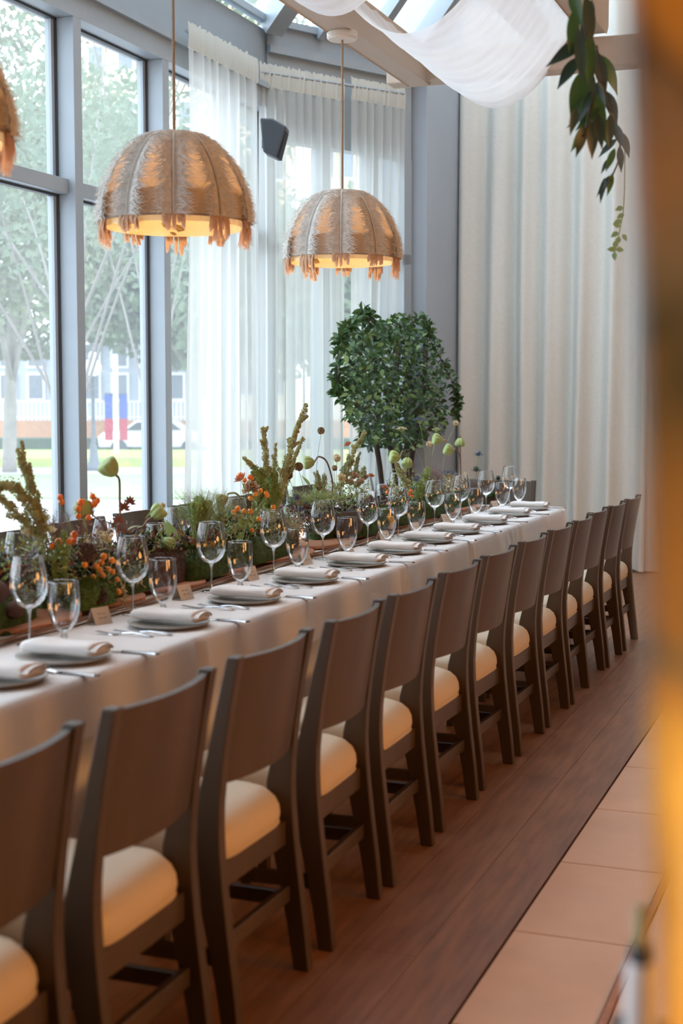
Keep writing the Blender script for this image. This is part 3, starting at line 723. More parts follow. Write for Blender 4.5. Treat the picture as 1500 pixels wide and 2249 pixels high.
def make_napkin():
    t = thing('folded_napkin', '', 'napkin')
    mb = MB(); vs = []; n = 16; N = 20
    for i in range(n + 1):
        u = i / n; x = -0.125 + 0.235 * u; e = min(1, u / .12, 1 if u < .9 else 1 - (u - .9) * .6)
        hw = 0.050 + 0.004 * sin(u * 5); hz = 0.0165 * (0.75 + 0.25 * e) + 0.002 * sin(u * 9)
        for j in range(N):
            a = 2 * pi * j / N; ca, sa = cos(a), sin(a); zz = 0.0185 + math.copysign(abs(sa) ** .75, sa) * hz
            vs.append((x + 0.006 * ca * u, math.copysign(abs(ca) ** .7, ca) * hw, max(0.0, zz - (0.004 if sa < 0 else 0))))
    mb.add(vs, [(i * N + j, i * N + (j + 1) % N, (i + 1) * N + (j + 1) % N, (i + 1) * N + j) for i in range(n) for j in range(N)] + [tuple(range(N - 1, -1, -1)), tuple(range(n * N, (n + 1) * N))])
    mb.build('napkin_roll', M_napkin, t, smooth=True)
    for k in range(3):
        fb = MB(); vs = []
        for i in range(2):
            for j in range(15):
                a = -0.2 + pi * 1.05 * j / 14; r1 = 0.047 - 0.012 * k; r2 = 0.0165 - 0.0042 * k
                vs.append((0.09 + 0.035 * i - .004 * k, r1 * cos(a), 0.0165 + r2 * sin(a)))
        fb.add(vs, [(j, j + 1, j + 16, j + 15) for j in range(14)]).build('folded_edge', M_napkin, t, smooth=True)
    return t
def bladeprofile(pts, name, m, t, thick=0.0025):
    vs = []; fs = []; n = len(pts)
    for (x, w_, z) in pts: vs += [(x, -w_, z), (x, w_, z), (x, w_ * .8, z + thick), (x, -w_ * .8, z + thick)]
    for i in range(n - 1):
        for k in range(4): a = 4 * i + k; b_ = 4 * i + (k + 1) % 4; fs.append((a, b_, b_ + 4, a + 4))
    fs += [(3, 2, 1, 0), tuple(range(4 * n - 4, 4 * n))]
    return MB().add(vs, fs).build(name, m, t, smooth=False)
def make_knife():
    t = thing('table_knife', '', 'knife')
    bladeprofile([(-0.12, 0.003, 0.001), (-0.10, 0.009, 0.0005), (-0.03, 0.010, 0.0005), (0.0, 0.006, 0.001)], 'blade', M_steel, t, 0.0015)
    bladeprofile([(0.0, 0.005, 0.0), (0.03, 0.007, 0.0), (0.11, 0.009, 0.0), (0.12, 0.006, 0.0)], 'handle', M_steel, t, 0.006)
    return t
def make_fork():
    t = thing('table_fork', '', 'fork')
    bladeprofile([(-0.045, 0.009, 0.001), (-0.03, 0.011, 0.0), (-0.015, 0.006, 0.002), (0.0, 0.003, 0.006), (0.03, 0.003, 0.009), (0.07, 0.006, 0.007), (0.10, 0.009, 0.003), (0.108, 0.005, 0.002)], 'handle', M_steel, t, 0.003)
    for k in range(4):
        y = -0.0085 + k * 0.00567
        MB().bar((-0.044, y, 0.002), (-0.092, y, 0.008), 0.0028, 0.002).build('tine', M_steel, t)
    return t
def make_card():
    t = thing('place_card', '', 'place card')
    th = 0.0008; 
    for s_ in (1, -1):
        mb = MB(); mb.add([(s_ * 0.024, -0.036, 0), (s_ * 0.024, 0.036, 0), (0, 0.036, 0.054), (0, -0.036, 0.054), (s_ * 0.024 - s_ * th, -0.036, 0), (s_ * 0.024 - s_ * th, 0.036, 0), (-s_ * 0, 0.036, 0.052), (-s_ * 0, -0.036, 0.052)], [(0, 1, 2, 3), (7, 6, 5, 4), (0, 4, 5, 1), (0, 3, 7, 4), (1, 5, 6, 2)])
        mb.build('card_face', M_card, t)
    ink = MB()
    for ln in range(2):
        pts = []
        for i in range(26):
            u = i / 25; zz = 0.034 - 0.014 * ln + 0.003 * sin(u * 26 + ln * 2) * (0.6 + 0.4 * sin(u * 9)); yy = -0.018 + 0.034 * u + 0.002 * ln
            pts.append((0.024 * (1 - zz / 0.054) + 0.0006, yy, zz))
        ink.tube(pts, 0.0004, 3)
    ink.build('handwriting', M_ink, t)
    return t
wine, gob, plate, nap, knife, fork, card = make_wine(), make_goblet(), make_plate(), make_napkin(), make_knife(), make_fork(), make_card()
first = {}
def put(proto, loc, rz, label, cat, group, sc=1.0):
    if proto.name not in first: first[proto.name] = 1; o = proto
    else: o = copy_tree(proto)
    o.location = loc; o.rotation_euler = (0, 0, rz)
    if sc != 1.0: o.scale = (sc, sc, sc)
    tag(o, label, cat, group); return o
pxs = [-20, 133, 367, 535, 670, 783, 867, 940, 1003, 1067, 1120, 1163]
WXg = [None, 58, 288, 462, 600, 709, 808, 875, 955, 1013, 1068, 1120]
GXg = [None, 135, 355, 526, 653, 762, 850, 915, 995, 1045, 1104, 1141]
sname = ['left-edge', 'nearest whole', 'second whole', 'third whole', 'fourth whole', 'fifth whole', 'sixth whole', 'seventh whole', 'eighth whole', 'third last', 'last but one', 'farthest']
for i, px in enumerate(pxs):
    PX = -2.13; y = yX(px, PX); s_ = sname[i]
    where = 'at the %s aisle-side place' % s_
    put(plate, (PX, y, TZ + 0.001), 0, 'grey stoneware plate under a napkin ' + where, 'plate', 'plates on the aisle side')
    put(nap, (PX + .005, y + 0.01, TZ + 0.0195), radians(rnd(-4, 4)), 'folded pale linen napkin ' + where, 'napkin', 'napkins on the aisle side')
    put(knife, (PX + 0.10, y + 0.155, TZ + 0.002), radians(rnd(-5, 3)), 'steel table knife beside the plate ' + where, 'knife', 'knives on the aisle side')
    put(fork, (PX - 0.01, y - 0.172, TZ + 0.001), radians(rnd(-4, 6)), 'steel fork next to the plate ' + where, 'fork', 'forks on the aisle side')
    put(fork, (PX - 0.05, y - 0.215, TZ + 0.001), radians(rnd(-2, 8)), 'steel outer fork, farther from the plate, ' + where, 'fork', 'forks on the aisle side')
    wy = yX(WXg[i], -2.36) if WXg[i] else y + .14; gy = yX(GXg[i], -2.225) if GXg[i] else y + .16
    if i: put(wine, (-2.36, wy, TZ + 0.001), rnd(0, 6), 'large empty wine glass ' + where, 'wine glass', 'wine glasses on the aisle side')
    if i: put(gob, (-2.225, gy, TZ + 0.001), rnd(0, 6), 'empty short-stemmed water glass ' + where, 'water glass', 'water glasses on the aisle side')
    k = (card, (-2.365, y - 0.03 + rnd(-.01, .01), TZ + 0.001), radians(rnd(-30, -12)))
    if i != 1: put(*k, 'kraft tent place card with brown handwriting ' + where, 'place card', 'place cards on the aisle side')
for i in range(9):
    y = 3.75 + i * 0.6; where = 'on the window side, %s one' % ORD[i]
    put(plate, (-2.98, y, TZ + 0.001), 0, 'grey plate glimpsed past the flowers ' + where, 'plate', 'plates on the window side')
    put(nap, (-2.98, y, TZ + 0.0195), pi + radians(rnd(-4, 4)), 'folded napkin glimpsed past the flowers ' + where, 'napkin', 'napkins on the window side')
    put(wine, (-2.80, y - .12, TZ + 0.006), 0, 'wine glass seen behind the flowers ' + where, 'wine glass', 'wine glasses on the window side')
    put(gob, (-2.88, y - .16, TZ + 0.001), 0, 'water glass seen behind the flowers ' + where, 'water glass', 'water glasses on the window side')

# ------------------------------------------------------------------ flowers (parts are built in world space under an arrangement)
class Arr:
    def __init__(s, label, y):
        s.t = thing('floral_arrangement', label, 'flowers', (-2.58, y, TZ + 0.03), 0, 'low flower and moss arrangements down the table')
        s.inv = Matrix.Translation(-Vector(s.t.location))
    def part(s, mb, name, m, smooth=True, parent=None):
        o = mb.build(name, m, parent or s.t, smooth=smooth)
        if not parent: o.matrix_parent_inverse = s.inv
        return o
    def moss(s, px0, px1, X, h, w=0.09, m=None, seedv=0):
        y0, y1 = yX(px0, X), yX(px1, X); cyy = (y0 + y1) / 2; ry = abs(y1 - y0) / 2
        mb = MB(); n = 22; mm = 9; vs = []; z0 = TZ + 0.028
        for i in range(mm + 1):
            ph = (pi / 2) * i / mm
            for k in range(n):
                t = 2 * pi * k / n; d = Vector((sin(ph) * cos(t), sin(ph) * sin(t), cos(ph)))
                rr = 1 + 0.16 * noise.noise(d * 3 + Vector((px0, 0, seedv)))
                sq = lambda v, e: math.copysign(abs(v) ** e, v)
                vs.append((X + w * sq(d.x, .7) * rr, cyy + ry * sq(d.y, .7) * rr, z0 + h * abs(d.z) ** .6 * rr))
        mb.add(vs, [(i * n + k, (i + 1) * n + k, (i + 1) * n + (k + 1) % n, i * n + (k + 1) % n) for i in range(mm) for k in range(n)])
        o = s.part(mb, 'moss_mound', m or M_moss)
        hb = MB()
        for q in range(int(2600 * min(1, (ry * 2) / 0.25))):
            i = random.randrange(mm); k = random.randrange(n); v = Vector(vs[i * n + k]).lerp(Vector(vs[(i + 1) * n + (k + 1) % n]), random.random())
            v = v.lerp(Vector(vs[i * n + (k + 1) % n]), random.random() * .5)
            nr = Vector(((v.x - X) / w, (v.y - cyy) / max(ry, .01), (v.z - z0) / h)).normalized()
            e = v + (nr + rv() * .7) * rnd(0.006, 0.016); hb.hair(v, e, 0.0012)
        f = s.part(hb, 'moss_fuzz', m or M_moss, False); f['kind'] = 'stuff'; return o
    def stem(s, pts, r=0.0022, m=None, name='stem', parent=None):
        P = smooth_pts(pts); return s.part(MB().tube(P, r, 6), name, m or M_stem, True, parent)
def smooth_pts(pts, n=6):
    P = [Vector(p) for p in pts]; out = []
    if len(P) < 3: return [P[0].lerp(P[-1], i / n) for i in range(n + 1)]
    Q = [P[0] * 2 - P[1]] + P + [P[-1] * 2 - P[-2]]
    for i in range(1, len(Q) - 2):
        for k in range(n):
            t = k / n; a, b_, c_, d_ = Q[i - 1], Q[i], Q[i + 1], Q[i + 2]
            out.append(0.5 * ((2 * b_) + (c_ - a) * t + (2 * a - 5 * b_ + 4 * c_ - d_) * t * t + (3 * b_ - a - 3 * c_ + d_) * t ** 3))
    out.append(P[-1]); return out
def W(px, py, X=-2.55): return onX(px, py, X)
def pod(A, px, py, X, r, axis, stem=None, m=None, sm=None):
    c = W(px, py, X); ax = Vector(axis).normalized(); r *= 1.2
    prof = [(0.0, -1.0), (0.22, -0.98), (0.55, -0.75), (0.88, -0.25), (1.0, 0.25), (0.98, 0.55), (0.80, 0.72), (0.45, 0.68), (0.0, 0.62)]
    o = A.part(MB().lathe([(a * r, b_ * r) for a, b_ in prof], 48, c, ax, rib=0.14, ribn=9), 'lotus_pod', m or M_pod)
    if stem:
        pts = [c - ax * r * 0.95] + [W(a, b_, X) for a, b_ in stem]
        A.stem(pts, 0.0045, sm or M_stemb, 'pod_stem')
    return o
def seedhead(A, px, py, X, r):
    c = W(px, py, X); ax = Vector((0.55, -0.5, 0.5)).normalized()
    prof = [(0.0, -0.9), (0.3, -0.8), (0.75, -0.2), (1.0, 0.2), (0.98, 0.32), (0.9, 0.36), (0, 0.38)]
    o = A.part(MB().lathe([(a * r, b_ * r) for a, b_ in prof], 28, c, ax, rib=.06, ribn=10), 'lotus_seed_head', M_podb)
    q = ax.to_track_quat('Z', 'X').to_matrix(); hb = MB()
    for k in range(19):
        a = k * 2.4; rr = r * 0.19 * math.sqrt(k); hb.lathe([(0.13 * r, .37 * r), (0.14 * r, .43 * r), (.08 * r, .43 * r), (.06 * r, .34 * r)], 8, c + q @ Vector((rr * cos(a), rr * sin(a), 0)), ax)
    A.part(hb, 'seed_holes', mat('dark_seed', (0.04, 0.02, 0.018), 0.8), True)
def hips(A, pts, X, r=0.0125, m=None, root=None, sm=None, name='rose_hip'):
    for (px, py) in pts:
        c = W(px, py, X + rnd(-.015, .015)); rr = r * rnd(.95, 1.25)
        o = A.part(MB().ball(c, rr, 14, 9, (1, 1, 1.08)), name, m or M_hip)
        MB().lathe([(0.18 * rr, 0.98 * rr), (0.3 * rr, 1.3 * rr), (0.05 * rr, 1.15 * rr)], 6, c, rv() * .4 + Vector((0, 0, .8))).build('calyx', M_stemb, o)
        if root: A.stem([W(root[0], root[1], X), W((px + root[0]) / 2 + rnd(-6, 6), (py + root[1]) / 2, X), c - Vector((0, 0, rr * .8))], 0.0014, sm or M_stem)
def amaranth(A, pts, X, r0, r1, m=None, n=1500, branches=6, name='amaranth_plume', sz=0.0065):
    r0 *= 1.35; r1 *= 1.45; n = int(n * 1.5)
    P = smooth_pts([W(a, b_, X + rnd(-.01, .01)) for a, b_ in pts], 8); mb = MB(); mb.tube(P, 0.003, 5)
    N = len(P)
    def clump(c, rad, k):
        for _ in range(k):
            d = rv(); p = c + d * rad * random.random() ** .5
            l = (d + rv() * .6).normalized() * sz; u = rv().cross(l).normalized() * sz * .6
            mb.add([p - u, p + u, p + l, p + l * .5 + u.cross(l).normalized() * sz * .5], [(0, 1, 2), (0, 2, 3), (1, 3, 2)])
    for i in range(N):
        t = i / (N - 1); rad = (r0 * (1 - t) + r1 * t) * (.75 + .9 * noise.noise(P[i] * 60)); clump(P[i] + rv() * rad * .35, max(rad, r1 * .5), max(2, int(n // N * rnd(.4, 1.3))))
    for b_ in range(branches * 2 + 3):
        t = rnd(0.05, 0.9); i = int(t * (N - 1)); d = (P[min(i + 1, N - 1)] - P[max(i - 1, 0)]).normalized(); sd = (d * .8 + rv() * .5).normalized(); L_ = (rnd(.03, .075) * (1.1 - t) * 1.3) if b_ < branches else r0 * 2.2
        for k in range(9): clump(P[i] + sd * (L_ * k / 8), r1 * .8 * (1 - k / 12), n // 90 + 2)
    return A.part(mb, name, m or M_ama, False)
def thistle(A, px, py, X, r, root=None, m=None):
    c = W(px, py, X); mb = MB().ball(c, r * .42, 10, 7, (1, 1, 1.25))
    for _ in range(70):
        d = rv(); d.z *= .8; mb.hair(c + d * r * .3, c + d * r * rnd(.8, 1.1), r * .05)
    for k in range(11):
        a = 2 * pi * k / 11; d = Vector((cos(a), sin(a), rnd(-.1, .35))); mb.leaf(c - Vector((0, 0, r * .3)), d, (0, 0, 1), r * 1.5, r * .28, .1)
    A.part(mb, 'sea_holly', m or M_thistle, False)
    if root: A.stem([c - Vector((0, 0, r * .4))] + [W(a, b_, X) for a, b_ in root], 0.0018)
def scab(A, px, py, X, r, root=None, m=None):
    c = W(px, py, X); mb = MB().ball(c, r * .75, 12, 8)
    for _ in range(160):
        d = rv(); u = d.orthogonal().normalized() * r * .10; mb.add([c + d * r * .7 - u, c + d * r * .7 + u, c + d * r * 1.1 + u * 1.3, c + d * r * 1.1 - u * 1.3], [(0, 1, 2, 3)])
    A.part(mb, 'scabiosa_seed_ball', m or M_scab, False)
    if root: A.stem([c - Vector((0, 0, r * .8))] + [W(a, b_, X) for a, b_ in root], 0.0012)
def umbel(A, px, py, X, r, root=None, m=None, tips=None):
    c = W(px, py, X); base = c - Vector((0, 0, r * .8)); st = MB(); tp = MB()
    for k in range(22):
        a = k * 2.4; rr = r * math.sqrt((k + .5) / 22); e = base + Vector((rr * cos(a), rr * sin(a), r * (.95 - .35 * (rr / r) ** 2)))
        st.tube([base, base.lerp(e, .6) + Vector((0, 0, r * .05)), e], 0.0006, 3)
        for q in range(6): tp.ball(e + rv() * r * .13, r * .055, 5, 3)
    o = A.part(st, 'umbel', m or M_stem, False); A.part(tp, 'umbel_seeds', tips or M_thistle, False, None)
    if root: A.stem([base] + [W(a, b_, X) for a, b_ in root], 0.0018)
def rose(A, px, py, X, r, m=None, up=(0.2, -0.3, 1), name='rose'):
    c = W(px, py, X); mb = MB(); upv = Vector(up).normalized(); q = upv.to_track_quat('Z', 'X').to_matrix()
    for ly in range(4):
        k_ = 4 + ly; tilt = .15 + ly * .32
        for k in range(k_):
            a = 2 * pi * k / k_ + ly * .7; d = q @ Vector((cos(a) * sin(tilt), sin(a) * sin(tilt), cos(tilt))); b0 = c + q @ Vector((cos(a) * r * .12 * ly, sin(a) * r * .12 * ly, -r * .3))
            mb.leaf(b0, d, q @ Vector((-cos(a), -sin(a), .3)), r * (1.0 - .02 * ly), r * .95, -.12, 4)
    A.part(mb, name, m or M_rose)
def leafp(A, px, py, X, d, L_, Wd, m=None, name='leaf', nrm=(1, -.6, .4), curl=.2):
    A.part(MB().leaf(W(px, py, X), d, nrm, L_, Wd, curl, 6), name, m or M_leafl)
def mist(A, px, py, X, h, spread, n=220, m=None, name='misty_grass'):
    b = W(px, py, X); mb = MB()
    for _ in range(n):
        a = rnd(0, 2 * pi); s_ = spread * random.random() ** .6; t = b + Vector((cos(a) * s_, sin(a) * s_, h * rnd(.4, 1))); md = b.lerp(t, .5) + Vector((0, 0, h * .15))
        mb.tube([b + rv() * .008, md, t], [0.0008, 0.0005, 0.0003], 3, False)
        for k in range(4):
            e = t + rv() * .035; mb.hair(t.lerp(md, rnd(0, .5)), e, .00035)
            mb.ball(e, .0011, 4, 2)
    o = A.part(mb, name, m or M_stem, False); o['kind'] = 'stuff'; return o
def blades(A, px, py, X, n, h, m=None, spread=.06):
    for _ in range(n):
        b = W(px, py, X) + Vector((rnd(-.02, .02), rnd(-.04, .04), 0)); d = Vector((rnd(-1, 1) * spread / h, rnd(-1, 1) * spread / h, 1))
        A.part(MB().leaf(b, d, (1, -.5, .1), h * rnd(.6, 1), .010, rnd(.05, .3), 6), 'grass_blade', m or M_leafl)
def filler(A, px0, px1, py0, py1, X, n, m, sz=.018, name='foliage_filler', spread=.07):
    mb = MB()
    for _ in range(n):
        p = W(rnd(px0, px1), rnd(py0, py1), X + rnd(-spread, spread)); mb.leaf(p, rv() + Vector((0, 0, .4)), rv(), sz * rnd(.6, 1.4), sz * .45, .2, 2)
    o = A.part(mb, name, m, False); o['kind'] = 'stuff'
def sprig(A, root, tip, X, m, n=14, sz=.012, name='berry_sprig', ball=True):
    P = smooth_pts([W(root[0], root[1], X), W((root[0] + tip[0]) / 2 + rnd(-6, 6), (root[1] + tip[1]) / 2, X), W(tip[0], tip[1], X)], 8); mb = MB().tube(P, .0012, 4)
    for i in range(n):
        p = P[int(len(P) * (.35 + .6 * i / n))] + rv() * .01
        mb.ball(p, sz * .4, 7, 5)
    A.part(mb, name, m, True)

# arrangement at the left edge
A = Arr('mossy arrangement with a tall leaning green plume cut off by the left edge', 3.35)
A.moss(-160, 40, -2.60, 0.10, .10, M_moss, 1); A.moss(60, 175, -2.66, 0.07, .08, M_moss2, 2)
amaranth(A, [(110, 1230), (92, 1150), (70, 1070), (40, 990)], -2.60, .030, .008, n=1700, branches=2)
amaranth(A, [(95, 1180), (70, 1110), (20, 1068), (-30, 1075)], -2.60, .020, .014, n=1200, branches=3)
amaranth(A, [(80, 1170), (30, 1120), (-20, 1080)], -2.62, .018, .012, n=800, branches=2)
for px, py, r in ((28, 1340, .035), (-10, 1300, .045), (10, 1395, .022)):
    c = W(px, py, -2.50); A.part(MB().ball(c, r, 16, 9, (1, 1, .8), .15), 'mushroom_cap', M_podb if py < 1390 else M_moss)
for px, py in ((75, 1125), (95, 1140), (60, 1170), (110, 1165), (85, 1195)): rose(A, px, py, -2.62, .022, M_cream, name='cream_blossom')
hips(A, [(20, 1245), (60, 1262), (90, 1285)], -2.62, .010, M_rose, name='small_bud')
filler(A, -30, 160, 1180, 1320, -2.62, 500, M_stem, .022)
filler(A, 0, 150, 1230, 1330, -2.6, 200, M_leafl, .02)
mist(A, 120, 1190, -2.66, .11, .07, 90, M_mist)
# second
B = Arr('arrangement with a tall green lotus pod, rose hips and brown seed heads', 4.1)
B.moss(175, 330, -2.58, 0.09, .08, M_moss, 3); B.moss(385, 478, -2.53, 0.105, .09, M_moss, 4); B.moss(150, 235, -2.50, 0.085, .05, M_moss2, 5); B.moss(300, 390, -2.56, 0.12, .07, M_podb, 8)
pod(B, 240, 1027, -2.58, .031, (-.35, -.35, .55), [(262, 1055), (263, 1100), (265, 1165)])
pod(B, 181, 1118, -2.56, .028, (.7, -.6, .15), [(190, 1165), (175, 1230)], m=M_pod, sm=M_stem)
pod(B, 347, 1125, -2.56, .027, (.35, .15, .35), [(322, 1145), (308, 1170)])
seedhead(B, 188, 1216, -2.50, .038); seedhead(B, 210, 1308, -2.47, .040)
A_ = Vector((.2, -.1, 1))
hips(B, [(132, 1092), (135, 1103)], -2.56, .010, M_hip, (158, 1170)); hips(B, [(178, 1103), (172, 1117), (172, 1134), (194, 1137), (203, 1090), (213, 1100), (207, 1106)], -2.52, .0105, M_hip, (180, 1180), M_stemb)
hips(B, [(163, 1175), (128, 1190), (115, 1200), (150, 1190), (162, 1188)], -2.56, .011, M_hip, (150, 1230))
hips(B, [(228, 1222), (223, 1235), (246, 1231), (212, 1243), (218, 1252), (238, 1250), (247, 1256), (226, 1264), (205, 1267), (257, 1273), (242, 1310), (260, 1300), (238, 1283), (186, 1240)], -2.48, .0095, M_hipy, (225, 1300), name='crab_apple')
for (px, py, dx, dz) in ((272, 1118, .1, .9), (262, 1146, -.4, .7), (282, 1105, .5, .5)):
    mb = MB(); c = W(px, py, -2.57)
    for k in range(7):
        a = radians(-100 + k * 33); d = Vector((.1, 0, 0)) + RT * sin(a) * .8 + Vector((0, 0, cos(a))); mb.leaf(c + RT * dx * .01, d, (0.4, -.9, .1), .03 - .002 * abs(k - 3), .012, .1, 3)
    B.part(mb, 'oak_leaf', M_leafr)
B.stem([W(262, 1060, -2.57), W(264, 1120, -2.57), W(262, 1180, -2.57)], .002, M_stemb); B.stem([W(202, 1130, -2.56), W(225, 1150, -2.56), W(236, 1180, -2.56)], .003, M_stemb)
for a, b_ in (((232, 1190), (215, 1165)), ((235, 1195), (250, 1175)), ((240, 1200), (232, 1170)), ((225, 1200), (240, 1165))): sprig(B, a, b_, -2.55, M_cream, 16, .011, 'cream_berry_sprig')
for a, b_ in (((265, 1270), (268, 1330)), ((262, 1270), (285, 1340)), ((275, 1265), (262, 1345)), ((320, 1290), (300, 1265))): sprig(B, a, b_, -2.46, M_cream, 18, .009, 'cream_berry_sprig')
for (px, py, r) in ((300, 1180, .05), (262, 1210, .04), (330, 1195, .04)):
    mb = MB(); c = W(px, py, -2.60)
    for k in range(9): mb.leaf(c, Vector((cos(k * .7), sin(k * .7), .25)), (0, 0, 1), r * 1.3, r * .8, .35, 5)
    B.part(mb, 'dark_dried_leaf', M_podb)
for (px, py, d) in ((280, 1165, (.3, .3, .2)), (255, 1160, (-.2, -.3, .3)), (300, 1160, (.4, .5, 0.1))): leafp(B, px, py, -2.58, d, .06, .035, mat('olive_leaf', (.22, .2, .08), .6, .2), 'olive_leaf', (0, 0, 1))
amaranth(B, [(140, 1290), (142, 1230), (141, 1168)], -2.52, .014, .007, M_amah, 700, 0)
amaranth(B, [(130, 1300), (120, 1250), (128, 1190)], -2.55, .012, .006, M_amah, 500, 0)
blades(B, 365, 1230, -2.56, 8, .16); leafp(B, 395, 1190, -2.55, RT * -.5 + Vector((0, 0, 1)), .11, .022); leafp(B, 372, 1180, -2.55, RT * -.2 + Vector((0, 0, 1)), .07, .03); 
pod(B, 370, 1192, -2.54, .020, (.5, .3, -.3)); scab(B, 357, 1110, -2.57, .011, None, M_cream)
leafp(B, 318, 1140, -2.57, RT * .8 + Vector((0, 0, .9)), .07, .006)
filler(B, 130, 300, 1190, 1330, -2.55, 500, M_stem, .02); filler(B, 160, 290, 1150, 1300, -2.6, 350, M_leafr, .02); filler(B, 300, 400, 1170, 1260, -2.58, 250, M_stem, .022); filler(B, 110, 380, 1200, 1300, -2.62, 400, M_leafd, .025)
mist(B, 235, 1180, -2.62, .06, .06, 60, M_mist)
# third
Cc = Arr('tallest arrangement, with upright green amaranth plumes and orange hips', 5.2)
Cc.moss(430, 520, -2.62, .10, .07, M_moss2, 6); Cc.moss(475, 628, -2.55, .10, .09, M_moss, 7); Cc.moss(580, 640, -2.62, .13, .06, M_podb, 9)
mist(Cc, 440, 1180, -2.60, .20, .12, 300); mist(Cc, 480, 1150, -2.60, .12, .10, 120); blades(Cc, 430, 1230, -2.58, 14, .18)
mb = MB()
for px, py in ((438, 1100), (430, 1110), (445, 1115)): amaranth(Cc, [(px, py + 25), (px + 2, py)], -2.58, .012, .018, M_amah, 300, 0, 'feather_grass_tuft', .008)
amaranth(Cc, [(600, 1130), (618, 1060), (640, 980), (672, 890)], -2.55, .016, .010, n=2200, branches=12)
amaranth(Cc, [(606, 1090), (602, 1030), (606, 975)], -2.55, .007, .006, n=400, branches=3)
amaranth(Cc, [(610, 1090), (640, 1020), (664, 965)], -2.55, .005, .008, n=600, branches=6)
amaranth(Cc, [(615, 1100), (635, 1045), (650, 1000)], -2.56, .004, .007, n=500, branches=4)
amaranth(Cc, [(588, 1040), (582, 990), (578, 943)], -2.55, .014, .008, n=1000, branches=0)
amaranth(Cc, [(575, 1045), (555, 1022), (537, 1008)], -2.55, .008, .006, n=420, branches=2)
for k in range(9):
    px = 556 + k * 6; amaranth(Cc, [(px, 1030 + rnd(-5, 10)), (px + 3, 1075), (px + rnd(-3, 6), 1110 + rnd(0, 20))], -2.55 + rnd(-.02, .02), .012, .008, M_amah, 420, 1, 'hanging_amaranth')
hips(Cc, [(526, 1044), (537, 1055), (548, 1048), (552, 1050)], -2.53, .0095, M_hip, (540, 1100))
hips(Cc, [(561, 1085), (572, 1078), (584, 1083), (586, 1088), (550, 1094), (513, 1125), (522, 1117), (536, 1123), (550, 1123), (568, 1140), (600, 1114), (553, 1165)], -2.52, .0100, M_hipy, (555, 1150), name='crab_apple')
rose(Cc, 528, 1050, -2.55, .03, M_rose, (-.4, -.3, .6)); rose(Cc, 552, 1070, -2.53, .035, M_roset, (.3, -.5, .8)); rose(Cc, 545, 1075, -2.55, .03, M_roset, (-.3, -.5, .6)); rose(Cc, 525, 1140, -2.55, .028, M_roset); rose(Cc, 520, 1160, -2.55, .028, M_cream)
thistle(Cc, 652, 1092, -2.52, .028, [(655, 1130), (640, 1190)]); thistle(Cc, 658, 1117, -2.52, .026, [(655, 1190)]); thistle(Cc, 668, 1105, -2.58, .02)
pod(Cc, 487, 1098, -2.56, .022, (-.5, -.3, -.25), [(500, 1085), (520, 1085), (540, 1115), (545, 1160)], m=mat('olive_pod', (.25, .24, .09), .7, .3), sm=M_stem)
leafp(Cc, 535, 1165, -2.52, Vector((0, 0, 1)) - RT * .2, .07, .05); leafp(Cc, 550, 1160, -2.52, Vector((0, 0, 1)) + RT * .1, .06, .03); leafp(Cc, 520, 1190, -2.52, Vector((0, 0, .8)) + RT * .6, .06, .03)
rose(Cc, 443, 1205, -2.60, .035, M_yel, name='yellow_flower'); rose(Cc, 458, 1198, -2.60, .028, M_yel, name='yellow_flower')
seedhead(Cc, 472, 1165, -2.62, .018)
filler(Cc, 490, 640, 1120, 1230, -2.56, 900, M_stem, .02); filler(Cc, 470, 560, 1130, 1230, -2.58, 350, M_leafl, .018); filler(Cc, 600, 680, 1110, 1190, -2.6, 250, M_mist, .02); filler(Cc, 500, 640, 1150, 1250, -2.62, 350, M_leafd, .028)
mist(Cc, 640, 1180, -2.56, .09, .07, 90, M_cream)
# fourth
D = Arr('arrangement in a dark bowl with seed balls, tan roses and a drooping pod', 6.3)
D.moss(690, 760, -2.62, .08, .06, M_moss, 10); D.moss(770, 838, -2.50, .09, .07, M_moss, 11); D.moss(815, 850, -2.55, .11, .06, M_moss2, 12)
c = W(742, 1150, -2.58); c.z = TZ + .03
D.part(MB().lathe([(0, 0), (.10, 0), (.125, .03), (.135, .08), (.125, .13), (.115, .135), (.11, .10), (0, .09)], 28, c, rib=.06, ribn=7), 'clay_bowl', M_bowl)
scab(D, 705, 946, -2.55, .017, [(698, 1000), (690, 1080)]); scab(D, 656, 1025, -2.55, .020, [(664, 1060), (668, 1080)]); scab(D, 634, 1043, -2.55, .019, [(645, 1075)], M_stemb); scab(D, 700, 1069, -2.53, .018); scab(D, 740, 1006, -2.56, .019, [(738, 1060)], M_cream); scab(D, 735, 1028, -2.56, .014, [(734, 1070)]); scab(D, 750, 1050, -2.55, .022, None, M_cream)
pod(D, 677, 1016, -2.56, .026, (-.55, -.3, -.05), [(700, 1003), (718, 1015), (730, 1058), (728, 1090)])
leafp(D, 682, 1070, -2.55, Vector((0, 0, 1)) - RT * .6, .07, .02, nrm=(1, -.5, .2))
rose(D, 764, 976, -2.56, .022, M_rose, (-.3, -.3, .8)); D.stem([W(766, 985), W(772, 1040), W(765, 1080)], .0015)
amaranth(D, [(765, 1030), (780, 985), (800, 952)], -2.56, .014, .008, n=900, branches=1)
for q in ((755, 1060, 765, 1000), (770, 1060, 785, 1005), (745, 1075, 752, 1030), (780, 1070, 798, 1030), (700, 1095, 712, 1045), (690, 1090, 700, 1045)): amaranth(D, [(q[0], q[1]), ((q[0] + q[2]) / 2 + 3, (q[1] + q[3]) / 2), (q[2], q[3])], -2.57, .016, .008, mat('pale_astilbe', (.42, .46, .26), .9, .3, 40, trans=.2), 500, 3, 'astilbe_plume')
